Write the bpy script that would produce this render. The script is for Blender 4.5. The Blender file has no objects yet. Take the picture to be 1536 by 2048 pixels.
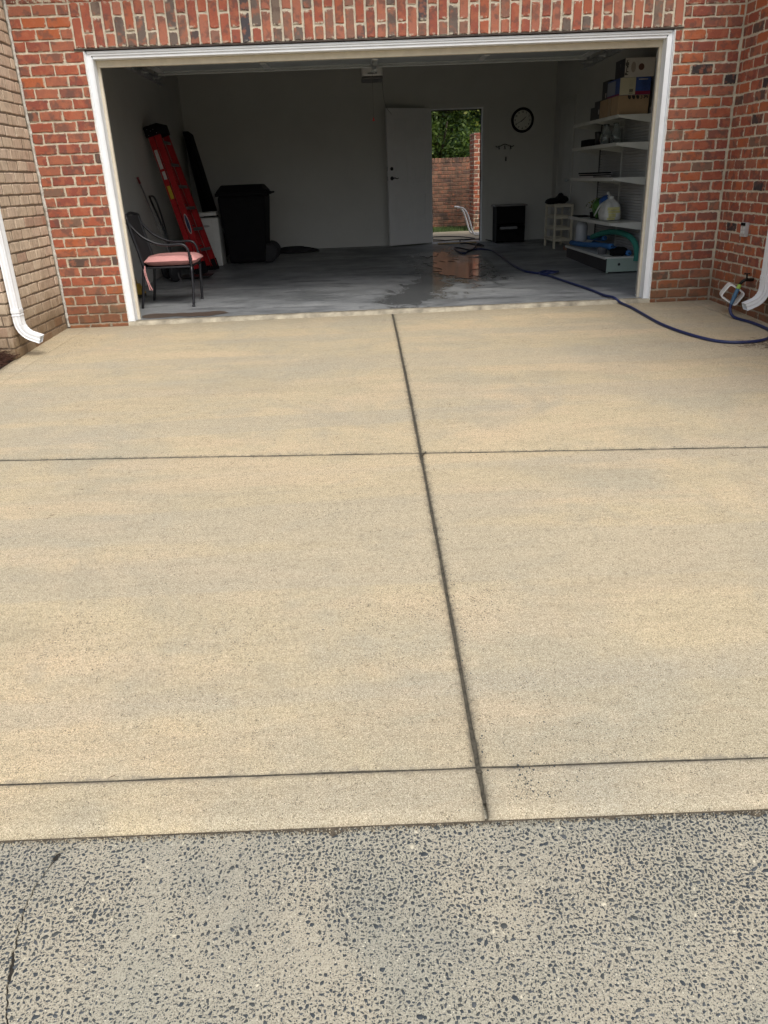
import bpy, math, random
import numpy as np
from mathutils import Vector, Matrix, noise as mnoise
random.seed(7)
rng = np.random.default_rng(11)
scene = bpy.context.scene
COL = scene.collection

# ------------------------------------------------------------ camera, sky, sun, exposure
YAW, PITCH, ROLL, FOC = -0.0234, 0.4112, -0.0408, 1529.4
cy_, sy_ = math.cos(YAW), math.sin(YAW); cp_, sp_ = math.cos(PITCH), math.sin(PITCH)
Fw = Vector((-sy_*cp_, cy_*cp_, -sp_)); Rt = Vector((cy_, sy_, 0)); Up = Rt.cross(Fw)
cr, sr = math.cos(ROLL), math.sin(ROLL)
R2 = cr*Rt + sr*Up; U2 = -sr*Rt + cr*Up
cam_d = bpy.data.cameras.new('camera'); cam = bpy.data.objects.new('camera', cam_d); COL.objects.link(cam)
m = Matrix((R2, U2, -Fw)).transposed().to_4x4(); m.translation = Vector((2.1575, -7.4194, 1.1518))
cam.matrix_world = m
cam_d.sensor_fit = 'VERTICAL'; cam_d.sensor_height = 36; cam_d.lens = FOC/2048*36
cam_d.clip_start = 0.05; cam_d.clip_end = 600
scene.camera = cam
w = bpy.data.worlds.new('World'); scene.world = w; w.use_nodes = True
nt = w.node_tree; bg = nt.nodes['Background']
sky = nt.nodes.new('ShaderNodeTexSky'); sky.sky_type = 'NISHITA'; sky.sun_disc = False
SUN_EL, SUN_AZ = math.radians(53), math.radians(154)     # azimuth from +Y, clockwise
sky.sun_elevation = SUN_EL; sky.sun_rotation = SUN_AZ
sky.air_density = 1.0; sky.dust_density = 3.0; sky.ozone_density = 1.0
hs = nt.nodes.new('ShaderNodeHueSaturation'); hs.inputs['Saturation'].default_value = 0.45
nt.links.new(sky.outputs[0], hs.inputs['Color']); nt.links.new(hs.outputs[0], bg.inputs['Color'])
bg.inputs['Strength'].default_value = 0.13
sd = bpy.data.lights.new('sun', 'SUN'); sd.energy = 1.35; sd.angle = math.radians(28); sd.color = (1, .95, .87)
so = bpy.data.objects.new('sun', sd); COL.objects.link(so)
sdir = Vector((math.sin(SUN_AZ)*math.cos(SUN_EL), math.cos(SUN_AZ)*math.cos(SUN_EL), math.sin(SUN_EL)))
so.rotation_euler = sdir.to_track_quat('Z', 'Y').to_euler(); so.location = (0, -5, 12)
scene.view_settings.view_transform = 'Standard'; scene.view_settings.look = 'None'
scene.view_settings.exposure = 0.66; scene.view_settings.gamma = 1; scene.view_settings.use_curve_mapping = False
scene.render.engine = 'CYCLES'
scene.cycles.max_bounces = 8; scene.cycles.diffuse_bounces = 5

# ------------------------------------------------------------ helpers
class MB:
    def __init__(s): s.v = []; s.f = []; s.m = []
    def add(s, vs, fs, mi=0):
        o = len(s.v); s.v += [tuple(a) for a in vs]; s.f += [tuple(i+o for i in f) for f in fs]; s.m += [mi]*len(fs); return s
    def box(s, x0, x1, y0, y1, z0, z1, mi=0, M=None):
        vs = [(x, y, z) for x in (x0, x1) for y in (y0, y1) for z in (z0, z1)]
        if M is not None: vs = [M @ Vector(v) for v in vs]
        return s.add(vs, [(0,1,3,2),(4,6,7,5),(0,4,5,1),(2,3,7,6),(0,2,6,4),(1,5,7,3)], mi)
    def prism(s, poly, z0, z1, mi=0, M=None):
        n = len(poly)
        vs = [(p[0], p[1], z0) for p in poly]+[(p[0], p[1], z1) for p in poly]
        if M is not None: vs = [M @ Vector(v) for v in vs]
        return s.add(vs, [tuple(range(n-1, -1, -1)), tuple(range(n, 2*n))]+[(i, (i+1) % n, n+(i+1) % n, n+i) for i in range(n)], mi)
    def tube(s, pts, r, n=8, mi=0, cap=True, M=None, flat=1.0):
        pts = [Vector(p) for p in pts]; rs = r if isinstance(r, (list, tuple)) else [r]*len(pts)
        t0 = (pts[1]-pts[0]).normalized(); nn = t0.orthogonal().normalized(); vs = []
        for i, p in enumerate(pts):
            a = pts[max(i-1, 0)]; b = pts[min(i+1, len(pts)-1)]; t = (b-a).normalized()
            nn = (nn - t*nn.dot(t)).normalized(); bb = t.cross(nn)
            for k in range(n):
                an = 2*math.pi*k/n; vs.append(p+(nn*math.cos(an)+bb*math.sin(an)*flat)*rs[i])
        if M is not None: vs = [M @ v for v in vs]
        fs = [(i*n+k, i*n+(k+1) % n, (i+1)*n+(k+1) % n, (i+1)*n+k) for i in range(len(pts)-1) for k in range(n)]
        if cap: fs += [tuple(range(n-1, -1, -1)), tuple((len(pts)-1)*n+k for k in range(n))]
        return s.add(vs, fs, mi)
    def lathe(s, prof, c, n=20, mi=0, M=None):
        vs = [(c[0]+r*math.cos(2*math.pi*k/n), c[1]+r*math.sin(2*math.pi*k/n), c[2]+z) for r, z in prof for k in range(n)]
        if M is not None: vs = [M @ Vector(v) for v in vs]
        L = len(prof)
        return s.add(vs, [(i*n+k, i*n+(k+1) % n, (i+1)*n+(k+1) % n, (i+1)*n+k) for i in range(L-1) for k in range(n)]
                     + [tuple(range(n-1, -1, -1)), tuple((L-1)*n+k for k in range(n))], mi)
    def disc(s, c, r, M=None, n=24, mi=0, ry=None):
        vs = [(c[0]+r*math.cos(2*math.pi*k/n), c[1]+(ry or r)*math.sin(2*math.pi*k/n), c[2]) for k in range(n)]
        if M is not None: vs = [M @ Vector(v) for v in vs]
        return s.add(vs, [tuple(range(n))], mi)

def origin(o):
    p = Vector((0, 0, 0))
    while o is not None: p += o.location; o = o.parent
    return p
def obj(name, mb, mat, parent=None, smooth=False, bevel=0, kind=None, label=None):
    me = bpy.data.meshes.new(name)
    off = origin(parent)
    me.from_pydata([tuple(Vector(v)-off) for v in mb.v], [], mb.f)
    mats = mat if isinstance(mat, (list, tuple)) else [mat]
    for x in mats: me.materials.append(x)
    if len(mats) > 1: me.polygons.foreach_set('material_index', mb.m)
    if smooth: me.polygons.foreach_set('use_smooth', [True]*len(me.polygons))
    me.validate(); me.update()
    o = bpy.data.objects.new(name, me); COL.objects.link(o); o.parent = parent
    if bevel:
        b = o.modifiers.new('b', 'BEVEL'); b.width = bevel; b.segments = 2; b.limit_method = 'ANGLE'; b.angle_limit = 0.6
    if smooth and not bevel:
        pass
    if kind: o['kind'] = kind
    if label: o['label'] = label
    return o
def tag(o, label, cat, group=None, kind=None):
    o['label'] = label; o['category'] = cat
    if group: o['group'] = group
    if kind: o['kind'] = kind
    return o
def thing(name, loc, label, cat, group=None):
    o = bpy.data.objects.new(name, None); o.empty_display_size = .1; COL.objects.link(o); o.location = loc
    return tag(o, label, cat, group)
def struct(name, mb, mat, label=None, **k):
    o = obj(name, mb, mat, **k); o['kind'] = 'structure'
    if label: o['label'] = label
    return o
def spline(pts, sub=6):
    P = [Vector(p) for p in pts]; P = [P[0]*2-P[1]]+P+[P[-1]*2-P[-2]]; out = []
    for i in range(1, len(P)-2):
        a, b, c, d = P[i-1:i+3]
        for k in range(sub):
            t = k/sub
            out.append(.5*((2*b)+(c-a)*t+(2*a-5*b+4*c-d)*t*t+(3*b-a-3*c+d)*t**3))
    out.append(P[-2]); return out
def gz(Y):
    y = min(Y, 0.0); return -.03+.02*y-.0082*y*y
def fz(Y): return .0165*max(Y, 0)

# ------------------------------------------------------------ materials
def mat(name, col=(.5, .5, .5), rough=.6, metal=0, spec=.5, trans=0, ior=1.45, alpha=1):
    m = bpy.data.materials.new(name); m.use_nodes = True; b = m.node_tree.nodes['Principled BSDF']
    b.inputs['Base Color'].default_value = (*col, 1); b.inputs['Roughness'].default_value = rough
    b.inputs['Metallic'].default_value = metal; b.inputs['Specular IOR Level'].default_value = spec
    b.inputs['Transmission Weight'].default_value = trans; b.inputs['IOR'].default_value = ior
    m['b'] = 1
    return m
class NT:
    def __init__(s, m): s.m = m; s.t = m.node_tree; s.b = s.t.nodes['Principled BSDF']; s.tc = s.t.nodes.new('ShaderNodeTexCoord')
    def n(s, t, **k):
        x = s.t.nodes.new('ShaderNode'+t)
        for a, v in k.items(): setattr(x, a, v)
        return x
    def l(s, a, b): s.t.links.new(a, b)
    def inp(s, sock, v):
        if hasattr(v, 'is_linked') or hasattr(v, 'links'): s.l(v, sock)
        elif isinstance(v, tuple) and len(v) == 3 and sock.type == 'RGBA': sock.default_value = (*v, 1)
        else: sock.default_value = v
    def noise(s, scale, vec=None, detail=4, rough=.6, dist=0, stretch=None):
        x = s.n('TexNoise'); v = vec or s.tc.outputs['Object']
        if stretch:
            mp = s.n('Mapping'); mp.inputs['Scale'].default_value = stretch; s.l(v, mp.inputs[0]); v = mp.outputs[0]
        s.l(v, x.inputs['Vector']); x.inputs['Scale'].default_value = scale; x.inputs['Detail'].default_value = detail
        x.inputs['Roughness'].default_value = rough; x.inputs['Distortion'].default_value = dist
        return x.outputs['Fac']
    def vor(s, scale, vec=None, feature='F1', rnd=1.0, out='Distance'):
        x = s.n('TexVoronoi', feature=feature); s.l(vec or s.tc.outputs['Object'], x.inputs['Vector'])
        x.inputs['Scale'].default_value = scale; x.inputs['Randomness'].default_value = rnd; return x.outputs[out]
    def ramp(s, fac, stops):
        x = s.n('ValToRGB'); s.l(fac, x.inputs[0]); e = x.color_ramp.elements
        while len(e) < len(stops): e.new(.5)
        for i, (p, c) in enumerate(stops):
            e[i].position = p; e[i].color = (*c, 1) if isinstance(c, tuple) else (c, c, c, 1)
        return x.outputs[0]
    def mix(s, fac, a, b, mode='MIX'):
        x = s.n('Mix', data_type='RGBA', blend_type=mode)
        s.inp(x.inputs[0], fac); s.inp(x.inputs[6], a); s.inp(x.inputs[7], b); return x.outputs[2]
    def math(s, op, a, b=0.0, c=0.0):
        x = s.n('Math', operation=op); s.inp(x.inputs[0], a); s.inp(x.inputs[1], b); s.inp(x.inputs[2], c); return x.outputs[0]
    def bump(s, h, strength=.3, dist=.01, prev=None):
        x = s.n('Bump'); x.inputs['Strength'].default_value = strength; x.inputs['Distance'].default_value = dist
        s.l(h, x.inputs['Height'])
        if prev is not None: s.l(prev, x.inputs['Normal'])
        s.l(x.outputs[0], s.b.inputs['Normal']); return x.outputs[0]
    def col(s, c): s.l(c, s.b.inputs['Base Color'])
    def rough(s, c): s.l(c, s.b.inputs['Roughness'])
def noisy(name, col, rough=.6, var=.15, scale=8, bump=.1, bs=120, metal=0, spec=.5, bdist=.002):
    m = mat(name, col, rough, metal, spec); t = NT(m)
    f = t.noise(scale); d = tuple(c*(1-var) for c in col); e = tuple(min(1, c*(1+var)) for c in col)
    t.col(t.ramp(f, [(.3, d), (.7, e)]))
    if bump: t.bump(t.noise(bs), bump, bdist)
    return m

def brick_mat(name, cols, mortar, smear=.5, soot=.6, vert=0, moss=0, stain=0):
    m = mat(name, rough=.85, spec=.25); t = NT(m)
    oi = t.n('ObjectInfo'); r = oi.outputs['Random']
    x = t.n('ValToRGB'); t.l(r, x.inputs[0]); x.color_ramp.interpolation = 'CONSTANT'; e = x.color_ramp.elements
    while len(e) < len(cols): e.new(.5)
    for i, (p, c) in enumerate(cols): e[i].position = p; e[i].color = (*c, 1)
    # per-brick offset of the noise space
    off = t.n('VectorMath', operation='SCALE'); cx = t.n('CombineXYZ'); t.l(r, cx.inputs[0]); t.l(t.math('MULTIPLY', r, 7.3), cx.inputs[1]); t.l(t.math('MULTIPLY', r, 3.1), cx.inputs[2])
    t.l(cx.outputs[0], off.inputs[0]); off.inputs['Scale'].default_value = 60
    ad = t.n('VectorMath', operation='ADD'); t.l(t.tc.outputs['Object'], ad.inputs[0]); t.l(off.outputs[0], ad.inputs[1]); v = ad.outputs[0]
    c = x.outputs[0]
    blot = t.noise(9, v, 3, .6)
    c = t.mix(t.ramp(blot, [(.51, 0.0), (.60, soot)]), c, (.12, .08, .07))
    c = t.mix(t.ramp(t.noise(14, v, 3), [(.5, 0.0), (.62, .55)]), c, (.46, .16, .09), 'MIX') if not vert else c
    fine = t.noise(220, v, 4, .7)
    c = t.mix(t.ramp(fine, [(.3, .35), (.5, 0.0)]), c, (.09, .05, .04))
    c = t.mix(t.ramp(fine, [(.6, 0.0), (.8, .3)]), c, (.55, .42, .33))
    if vert:
        vn = t.noise(60, v, 4, .7, 0, (1.0, 1.0, .12)); c = t.mix(t.ramp(vn, [(.40, .5), (.50, 0.0)]), c, (.28, .21, .16))
    # mortar smears near the edges
    g = t.n('SeparateXYZ'); t.l(t.tc.outputs['Generated'], g.inputs[0])
    def edge(s): return t.math('ABSOLUTE', t.math('SUBTRACT', s, .5))
    ex = t.ramp(edge(g.outputs[0]), [(.445, 0.0), (.48, 1.0)]); ez = t.ramp(edge(g.outputs[2]), [(.38, 0.0), (.46, 1.0)])
    ed = t.math('MAXIMUM', ex, ez)
    sm = t.math('MULTIPLY', ed, t.ramp(t.noise(24, v, 4, .65), [(.50, 0.0), (.56, smear)]))
    c = t.mix(sm, c, mortar)
    if moss or stain:
        geo = t.n('NewGeometry'); sx = t.n('SeparateXYZ'); t.l(geo.outputs['Position'], sx.inputs[0])
        zn = t.math('ADD', sx.outputs[2], t.math('MULTIPLY', t.noise(5, geo.outputs['Position']), .5))
        if moss: c = t.mix(t.ramp(t.math('MULTIPLY', zn, .6), [(.17, moss), (.42, 0.0)]), c, (.15, .10, .05))
        if stain:
            c = t.mix(t.ramp(t.noise(3.5, geo.outputs['Position'], 5, .65), [(.45, 0.0), (.62, stain)]), c, (.06, .05, .045))
    c = t.mix(1.0, c, (.93, .93, .90) if not vert else (1.0, .96, .88), 'MULTIPLY')
    t.col(c)
    h = t.math('ADD', t.math('MULTIPLY', fine, .5), t.noise(45, v, 4, .6))
    t.bump(h, .5, .004)
    return m
RED = [(0, (.38, .108, .062)), (.17, (.33, .095, .060)), (.34, (.275, .083, .060)), (.50, (.345, .128, .082)), (.67, (.25, .098, .072)),
       (.77, (.215, .130, .095)), (.82, (.43, .125, .055)), (.955, (.115, .078, .066)), (.98, (.05, .042, .045))]
M_brick = brick_mat('red_brick', RED, (.55, .485, .375), smear=.85, moss=.55)
SOLD = [(0, (.37, .108, .068)), (.2, (.32, .098, .068)), (.42, (.40, .155, .105)), (.6, (.27, .14, .105)), (.71, (.21, .155, .125)), (.79, (.40, .12, .068)), (.91, (.16, .125, .11)), (.965, (.075, .07, .08))]
M_sold = brick_mat('soldier_brick', SOLD, (.57, .505, .40), smear=.9)
BEI = [(0, (.62, .52, .42)), (.25, (.66, .56, .46)), (.5, (.58, .47, .38)), (.7, (.64, .53, .44)), (.92, (.50, .36, .29)), (.975, (.46, .27, .20))]
M_beige = brick_mat('beige_brick', BEI, (.20, .15, .10), smear=.35, soot=.2, vert=1, moss=.75)
YARD = [(0, (.28, .15, .10)), (.3, (.24, .125, .085)), (.6, (.30, .165, .11)), (.85, (.20, .11, .085))]
M_yard = brick_mat('yard_brick', YARD, (.2, .15, .12), smear=.3, stain=.8)
M_mortar = noisy('mortar', (.55, .485, .375), .95, .2, 25, .8, 180, bdist=.004)
M_mortard = noisy('dark_mortar', (.15, .11, .075), .95, .25, 25, .8, 180, bdist=.004)
M_white = noisy('white_trim_paint', (.80, .82, .84), .45, .05, 6, .05, 200)
M_cream = noisy('cream_painted_wood', (.60, .54, .43), .6, .08, 14, .1, 100)
M_caulk = noisy('white_caulk', (.72, .71, .68), .6, .12, 60, .8, 90, bdist=.005)
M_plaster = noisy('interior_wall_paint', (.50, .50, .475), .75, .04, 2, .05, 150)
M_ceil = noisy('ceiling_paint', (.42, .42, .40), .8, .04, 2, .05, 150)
M_door = noisy('painted_steel_door', (.66, .66, .66), .45, .03, 5, 0)
M_lintel = noisy('rusty_lintel_steel', (.05, .035, .028), .7, .5, 30, .3, 80)
M_black = mat('black_metal', (.015, .015, .018), .35)
M_blackp = noisy('black_plastic', (.005, .005, .006), .75, .2, 10, .05, 200, spec=.2)
M_dark = noisy('dark_panel', (.005, .005, .0055), .8, .3, 6, 0, spec=.2)
M_steel = noisy('galvanised_steel', (.45, .47, .49), .38, .25, 20, 0, metal=.9)
M_rubber = noisy('black_rubber', (.02, .02, .022), .8, .2, 20, .1)

def base_stain(m_):      # splash dirt low on the walls
    t = NT(m_); lk = t.b.inputs['Base Color'].links[0].from_socket; geo = t.n('NewGeometry'); sx = t.n('SeparateXYZ'); t.l(geo.outputs['Position'], sx.inputs[0])
    zn = t.math('ADD', sx.outputs[2], t.math('MULTIPLY', t.noise(5, geo.outputs['Position']), .5))
    t.col(t.mix(t.ramp(t.math('MULTIPLY', zn, .6), [(.17, .6), (.40, 0.0)]), lk, (.16, .11, .07)))
base_stain(M_mortar)
def concrete_mat():
    m = mat('driveway_concrete', rough=.85, spec=.3); t = NT(m)
    geo = t.n('NewGeometry'); P = geo.outputs['Position']
    c = t.ramp(t.noise(.8, P, 4, .55, .6), [(.34, (.46, .405, .285)), (.46, (.555, .46, .30)), (.56, (.59, .485, .31)), (.68, (.65, .505, .32))])
    # grey, bluish and pink areas of wear
    c = t.mix(t.ramp(t.noise(1.3, P, 5, .6, .3), [(.49, 0.0), (.62, .62)]), c, (.40, .38, .305))
    c = t.mix(t.ramp(t.noise(2.0, P, 4, .6, .5, (.45, 1.6, 1)), [(.50, 0.0), (.64, .48)]), c, (.70, .53, .345))
    c = t.mix(t.ramp(t.noise(3.4, P, 5, .62, .5, (.3, 1.5, 1)), [(.48, 0.0), (.70, .45)]), c, (.39, .335, .235))
    c = t.mix(t.ramp(t.noise(1.0, P, 2, .4, 0, (.12, 2.2, 1)), [(.51, 0.0), (.54, .40)]), c, (.42, .39, .32))
    c = t.mix(t.ramp(t.noise(.9, P, 6, .72, 1.2), [(.53, 0.0), (.63, .48)]), c, (.40, .365, .28))
    c = t.mix(t.ramp(t.noise(7, P, 5, .7, .6), [(.56, 0.0), (.72, .3)]), c, (.68, .55, .38))
    # broom lines across
    br = t.noise(60, P, 5, .7, 0, (.12, 1, 1)); c = t.mix(t.ramp(br, [(.35, .22), (.55, 0.0)]), c, (.25, .20, .13))
    # sandy grain
    g = t.noise(360, P, 3, .8); c = t.mix(t.ramp(g, [(.38, 1.0), (.49, 0.0)]), c, (.19, .15, .09))
    c = t.mix(t.ramp(g, [(.52, 0.0), (.66, .75)]), c, (.86, .75, .55))
    g2 = t.noise(170, P, 4, .7); c = t.mix(t.ramp(g2, [(.38, .7), (.48, 0.0)]), c, (.26, .215, .14))
    g3 = t.noise(85, P, 5, .75); c = t.mix(t.ramp(g3, [(.36, .38), (.5, 0.0)]), c, (.30, .26, .18))
    # small pits, more in some places
    pv = t.vor(95, P); dens = t.noise(1.7, P, 4, .6)
    pit = t.math('LESS_THAN', pv, t.math('MULTIPLY', t.math('MAXIMUM', t.math('SUBTRACT', dens, .30), 0), .62))
    rnd = t.vor(95, P, out='Color'); sx = t.n('SeparateColor'); t.l(rnd, sx.inputs[0])
    pit = t.math('MULTIPLY', pit, t.math('GREATER_THAN', sx.outputs[0], .62))
    c = t.mix(t.math('MULTIPLY', pit, .8), c, (.055, .05, .045))
    p2 = t.math('MULTIPLY', t.math('LESS_THAN', t.vor(150, P), .30), t.math('GREATER_THAN', t.noise(37, P, 2, .5), .60)); c = t.mix(t.math('MULTIPLY', p2, .75), c, (.10, .085, .06))
    # dirt that has spread from the joints
    ps = t.n('SeparateXYZ'); t.l(P, ps.inputs[0]); px, py = ps.outputs[0], ps.outputs[1]
    wob = t.math('MULTIPLY', t.math('SUBTRACT', t.noise(26, P, 6, .8), .5), .075)
    dA = t.math('ADD', t.math('ABSOLUTE', t.math('SUBTRACT', px, t.math('ADD', 2.488, t.math('MULTIPLY', py, .00867)))), wob)
    dB = t.math('ADD', t.math('ABSOLUTE', t.math('ADD', py, t.math('ADD', 3.3514, t.math('MULTIPLY', px, .07685)))), wob)
    dC = t.math('ADD', t.math('ABSOLUTE', t.math('ADD', py, t.math('ADD', 5.6383, t.math('MULTIPLY', px, .0271)))), wob)
    c = t.mix(t.ramp(t.math('MULTIPLY', dA, 10), [(.05, .8), (.16, .30), (.34, 0.0)]), c, (.15, .13, .095))
    c = t.mix(t.ramp(t.math('MULTIPLY', dB, 10), [(.0, .85), (.12, .35), (.30, 0.0)]), c, (.13, .12, .09))
    c = t.mix(t.ramp(t.math('MULTIPLY', dC, 10), [(.0, .6), (.08, .25), (.2, 0.0)]), c, (.17, .155, .125))
    hz_ = t.ramp(t.math('MULTIPLY', t.math('ADD', t.math('ABSOLUTE', t.math('ADD', py, .02)), t.math('MULTIPLY', wob, 6)), 2), [(.0, .5), (.7, 0.0)])
    c = t.mix(hz_, c, (.27, .235, .165))
    t.col(c)
    h = t.math('ADD', t.math('MULTIPLY', g, .6), t.math('MULTIPLY', g2, .8)); h = t.math('SUBTRACT', h, t.math('MULTIPLY', pit, .7))
    t.bump(h, .7, .004)
    return m
M_conc = concrete_mat()
def street_mat():
    m = mat('exposed_aggregate', rough=.85, spec=.3); t = NT(m); geo = t.n('NewGeometry'); P = geo.outputs['Position']
    c = t.ramp(t.noise(1.4, P, 4, .6, .4), [(.34, (.30, .30, .25)), (.5, (.365, .35, .28)), (.66, (.43, .39, .30))])
    c = t.mix(t.ramp(t.noise(2.6, P, 5, .6), [(.5, 0.0), (.7, .5)]), c, (.255, .26, .225))
    g = t.noise(260, P, 3, .8); c = t.mix(t.ramp(g, [(.37, .9), (.48, 0.0)]), c, (.12, .11, .09))
    c = t.mix(t.ramp(g, [(.55, 0.0), (.7, .6)]), c, (.62, .56, .45))
    v = t.vor(210, P, out='Color'); sx = t.n('SeparateColor'); t.l(v, sx.inputs[0]); d = t.vor(210, P)
    sp = t.math('MULTIPLY', t.math('GREATER_THAN', sx.outputs[0], .68), t.math('LESS_THAN', d, .38))
    c = t.mix(t.math('MULTIPLY', sp, .85), c, (.07, .08, .085))
    sp2 = t.math('MULTIPLY', t.math('LESS_THAN', sx.outputs[1], .035), t.math('LESS_THAN', d, .33))
    c = t.mix(t.math('MULTIPLY', sp2, .8), c, (.75, .70, .55))
    t.col(c); t.bump(t.math('ADD', g, t.math('MULTIPLY', t.noise(120, P), .6)), .7, .004); return m
M_street = street_mat()
def floor_mat():
    m = mat('garage_floor_concrete', rough=.5, spec=.5); t = NT(m); geo = t.n('NewGeometry'); P = geo.outputs['Position']
    c = t.ramp(t.noise(1.1, P, 5, .6, .5, (.6, 1.3, 1)), [(.32, (.12, .128, .135)), (.5, (.225, .235, .245)), (.68, (.34, .35, .355))])
    c = t.mix(t.ramp(t.noise(4, P, 6, .65, .8, (.5, 1.4, 1)), [(.5, 0.0), (.66, .75)]), c, (.07, .075, .08))
    c = t.mix(t.ramp(t.noise(9, P, 6, .75, 1.5, (.5, 1.2, 1)), [(.55, 0.0), (.68, .4)]), c, (.36, .37, .37))
    c = t.mix(t.ramp(t.noise(60, P, 4, .7), [(.35, .3), (.5, 0.0)]), c, (.10, .105, .11))
    q = t.n('SeparateXYZ'); t.l(P, q.inputs[0]); px, py = q.outputs[0], q.outputs[1]
    nz = t.math('MULTIPLY', t.math('SUBTRACT', t.noise(3.2, P, 7, .72, 1.0, (1.2, .7, 1)), .5), 2.3)
    def ell(cx, cy, rx, ry, sk=0.0):
        a = t.math('DIVIDE', t.math('SUBTRACT', t.math('SUBTRACT', px, cx), t.math('MULTIPLY', t.math('SUBTRACT', py, cy), sk)), rx); b_ = t.math('DIVIDE', t.math('SUBTRACT', py, cy), ry)
        return t.math('SUBTRACT', 1.0, t.math('SQRT', t.math('ADD', t.math('MULTIPLY', a, a), t.math('MULTIPLY', b_, b_))))
    wet = t.math('MAXIMUM', ell(3.45, 3.3, .75, 2.4), ell(2.85, 1.1, .45, 1.7, .28))
    wet = t.ramp(t.math('ADD', wet, nz), [(.12, 0.0), (.5, 1.0)])
    c = t.mix(t.math('MULTIPLY', wet, .78), c, (.055, .058, .06))
    ro = t.ramp(t.noise(2.5, P, 4), [(.35, .34), (.65, .62)])
    t.col(c); t.rough(t.mix(wet, ro, (.16, .16, .16))); t.bump(t.noise(90, P, 4), .12, .002); return m
M_floor = floor_mat()
M_sill = noisy('worn_sill_concrete', (.33, .295, .225), .9, .5, 7, .7, 150, bdist=.004)
M_joint = noisy('dirt_filled_joint', (.07, .062, .045), .95, .5, 60, .9, 160, bdist=.006)
M_grass = noisy('lawn_ground', (.045, .06, .02), .95, .4, 3, .6, 60, bdist=.02)
M_water = mat('standing_water', (.040, .040, .04), .09, spec=.6)
M_damp = mat('damp_concrete', (.075, .078, .08), .28)

# ------------------------------------------------------------ ground
mb = MB()
ys = [-160, -30, -12, -7.6, -6.4, -5.5, -4, -2.5, -1.2, 0, 7, 11, 40, 160]
def terr(y):
    if y > 6: return .0
    if y > 0: return -.10+.1*y/6
    if y > -5.9: return gz(y)-.10
    return -.62
xs = [-160, -40, -8, 0, 3, 6, 14, 50, 160]
for y in ys:
    for x in xs: mb.v.append((x, y, terr(y)))
n = len(xs)
for j in range(len(ys)-1):
    for i in range(n-1): mb.f.append((j*n+i, j*n+i+1, (j+1)*n+i+1, (j+1)*n+i)); mb.m.append(0)
struct('ground', mb, M_grass, 'lawn ground around the driveway')

# driveway: slabs are polygons in plan with crowned profile gz(Y); joints are real gaps
def lineA(y): return (2.488 if y > 0 else 2.488+(y/-5.883)*(2.437-2.488))+.0022*mnoise.noise(Vector((0, y*2.1, 4)))     # centre joint
def lineB(x): return -3.363+(x-.151)*(-3.68+3.363)/(4.276-.151)
def lineC(x): return -5.667+(x-1.06)*(-5.727+5.667)/(3.273-1.06)
def lineE(x): return -5.844+(x-1.132)*(-5.896+5.853)/(3.19-1.132)
def lineL(y): return -.387+.025*y if y > -2 else -.437
def lineR(y): return 5.32-.02*y*0+.085*(-y) if y > -1.1 else 5.42
drive = obj('driveway', (lambda b: (b.prism([(-3, -5.7), (8, -5.9), (8, -.02), (-3, -.02)], -1.2, -1.0)))(MB()), M_joint)
drive['kind'] = 'structure'; drive['label'] = 'tan concrete driveway in front of the garage'
def slab(name, xl, xr, yt, yb, gap, mat=M_conc, nx=26, ny=26, th=.10, edge=.007, parent=drive, zoff=0.0, nose=0, kind=None, xlf=None, xrf=None, chip=.0018):
    """xl,xr functions of y; yt,yb functions of x"""
    b = MB(); ts = [0, .004, .012]+[i/nx for i in range(1, nx)]+[.988, .996, 1]
    us = [0, .006, .018]+[i/ny for i in range(1, ny)]+[.982, .994, 1]
    W = len(ts)
    for u in us:
        for t in ts:
            y = (yt((xl(0)+xr(0))/2)*(1-u)+yb((xl(0)+xr(0))/2)*u)
            x = xl(y)+gap+(xr(y)-xl(y)-2*gap)*t
            y = (yt(x)-gap)*(1-u)+(yb(x)+gap)*u
            e = min((x-xl(y)-gap), (xr(y)-gap-x), (yt(x)-gap-y), (y-yb(x)-gap)); e = max(e, 0)
            z = gz(y)+zoff
            if e < edge: z -= (edge-e)*.5
            if nose:
                q = y-yb(x)-gap
                if q < nose: z -= (1-math.sqrt(max(0, 1-((nose-q)/nose)**2)))*nose*.55
            j = chip*(mnoise.noise(Vector((x*9, y*9, 3)))+.7*mnoise.noise(Vector((x*37, y*37, 7))))
            if t == 0: x += abs(j)*(2.6 if gap > 0 else 0)+.0015*(gap > 0)
            if t == 1: x -= abs(j)*(2.6 if gap > 0 else 0)+.0015*(gap > 0)
            if u in (0, 1): y += j*2.2+(.006*max(0, mnoise.noise(Vector((x*17, 4, 4))))**1.5*2 if nose and u == 1 else 0)
            z += .0009*mnoise.noise(Vector((x*3, y*3, 1)))
            b.v.append((x, y, z))
    H = len(us)
    for j in range(H-1):
        for i in range(W-1): b.f.append((j*W+i, (j+1)*W+i, (j+1)*W+i+1, j*W+i+1)); b.m.append(0)
    ring = [i for i in range(W)]+[j*W+W-1 for j in range(1, H)]+[(H-1)*W+i for i in range(W-2, -1, -1)]+[j*W for j in range(H-2, 0, -1)]
    o = len(b.v)
    for r_ in ring: x, y, z = b.v[r_]; b.v.append((x, y, z-th))
    k = len(ring)
    for i in range(k): b.f.append((ring[i], ring[(i+1) % k], o+(i+1) % k, o+i)); b.m.append(0)
    return obj(name, b, mat, parent, smooth=True, kind=kind)
zero = lambda x: -.004
slab('slab', lineL, lineA, zero, lineB, .005)
slab('slab', lineA, lineR, zero, lineB, .005)
slab('slab', lambda y: -.437, lineA, lineB, lineC, .004)
slab('slab', lineA, lambda y: 5.42, lineB, lineC, .004)
slab('apron_slab', lambda y: -.437, lineA, lineC, lineE, .0030, nose=.040, ny=12)
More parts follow.
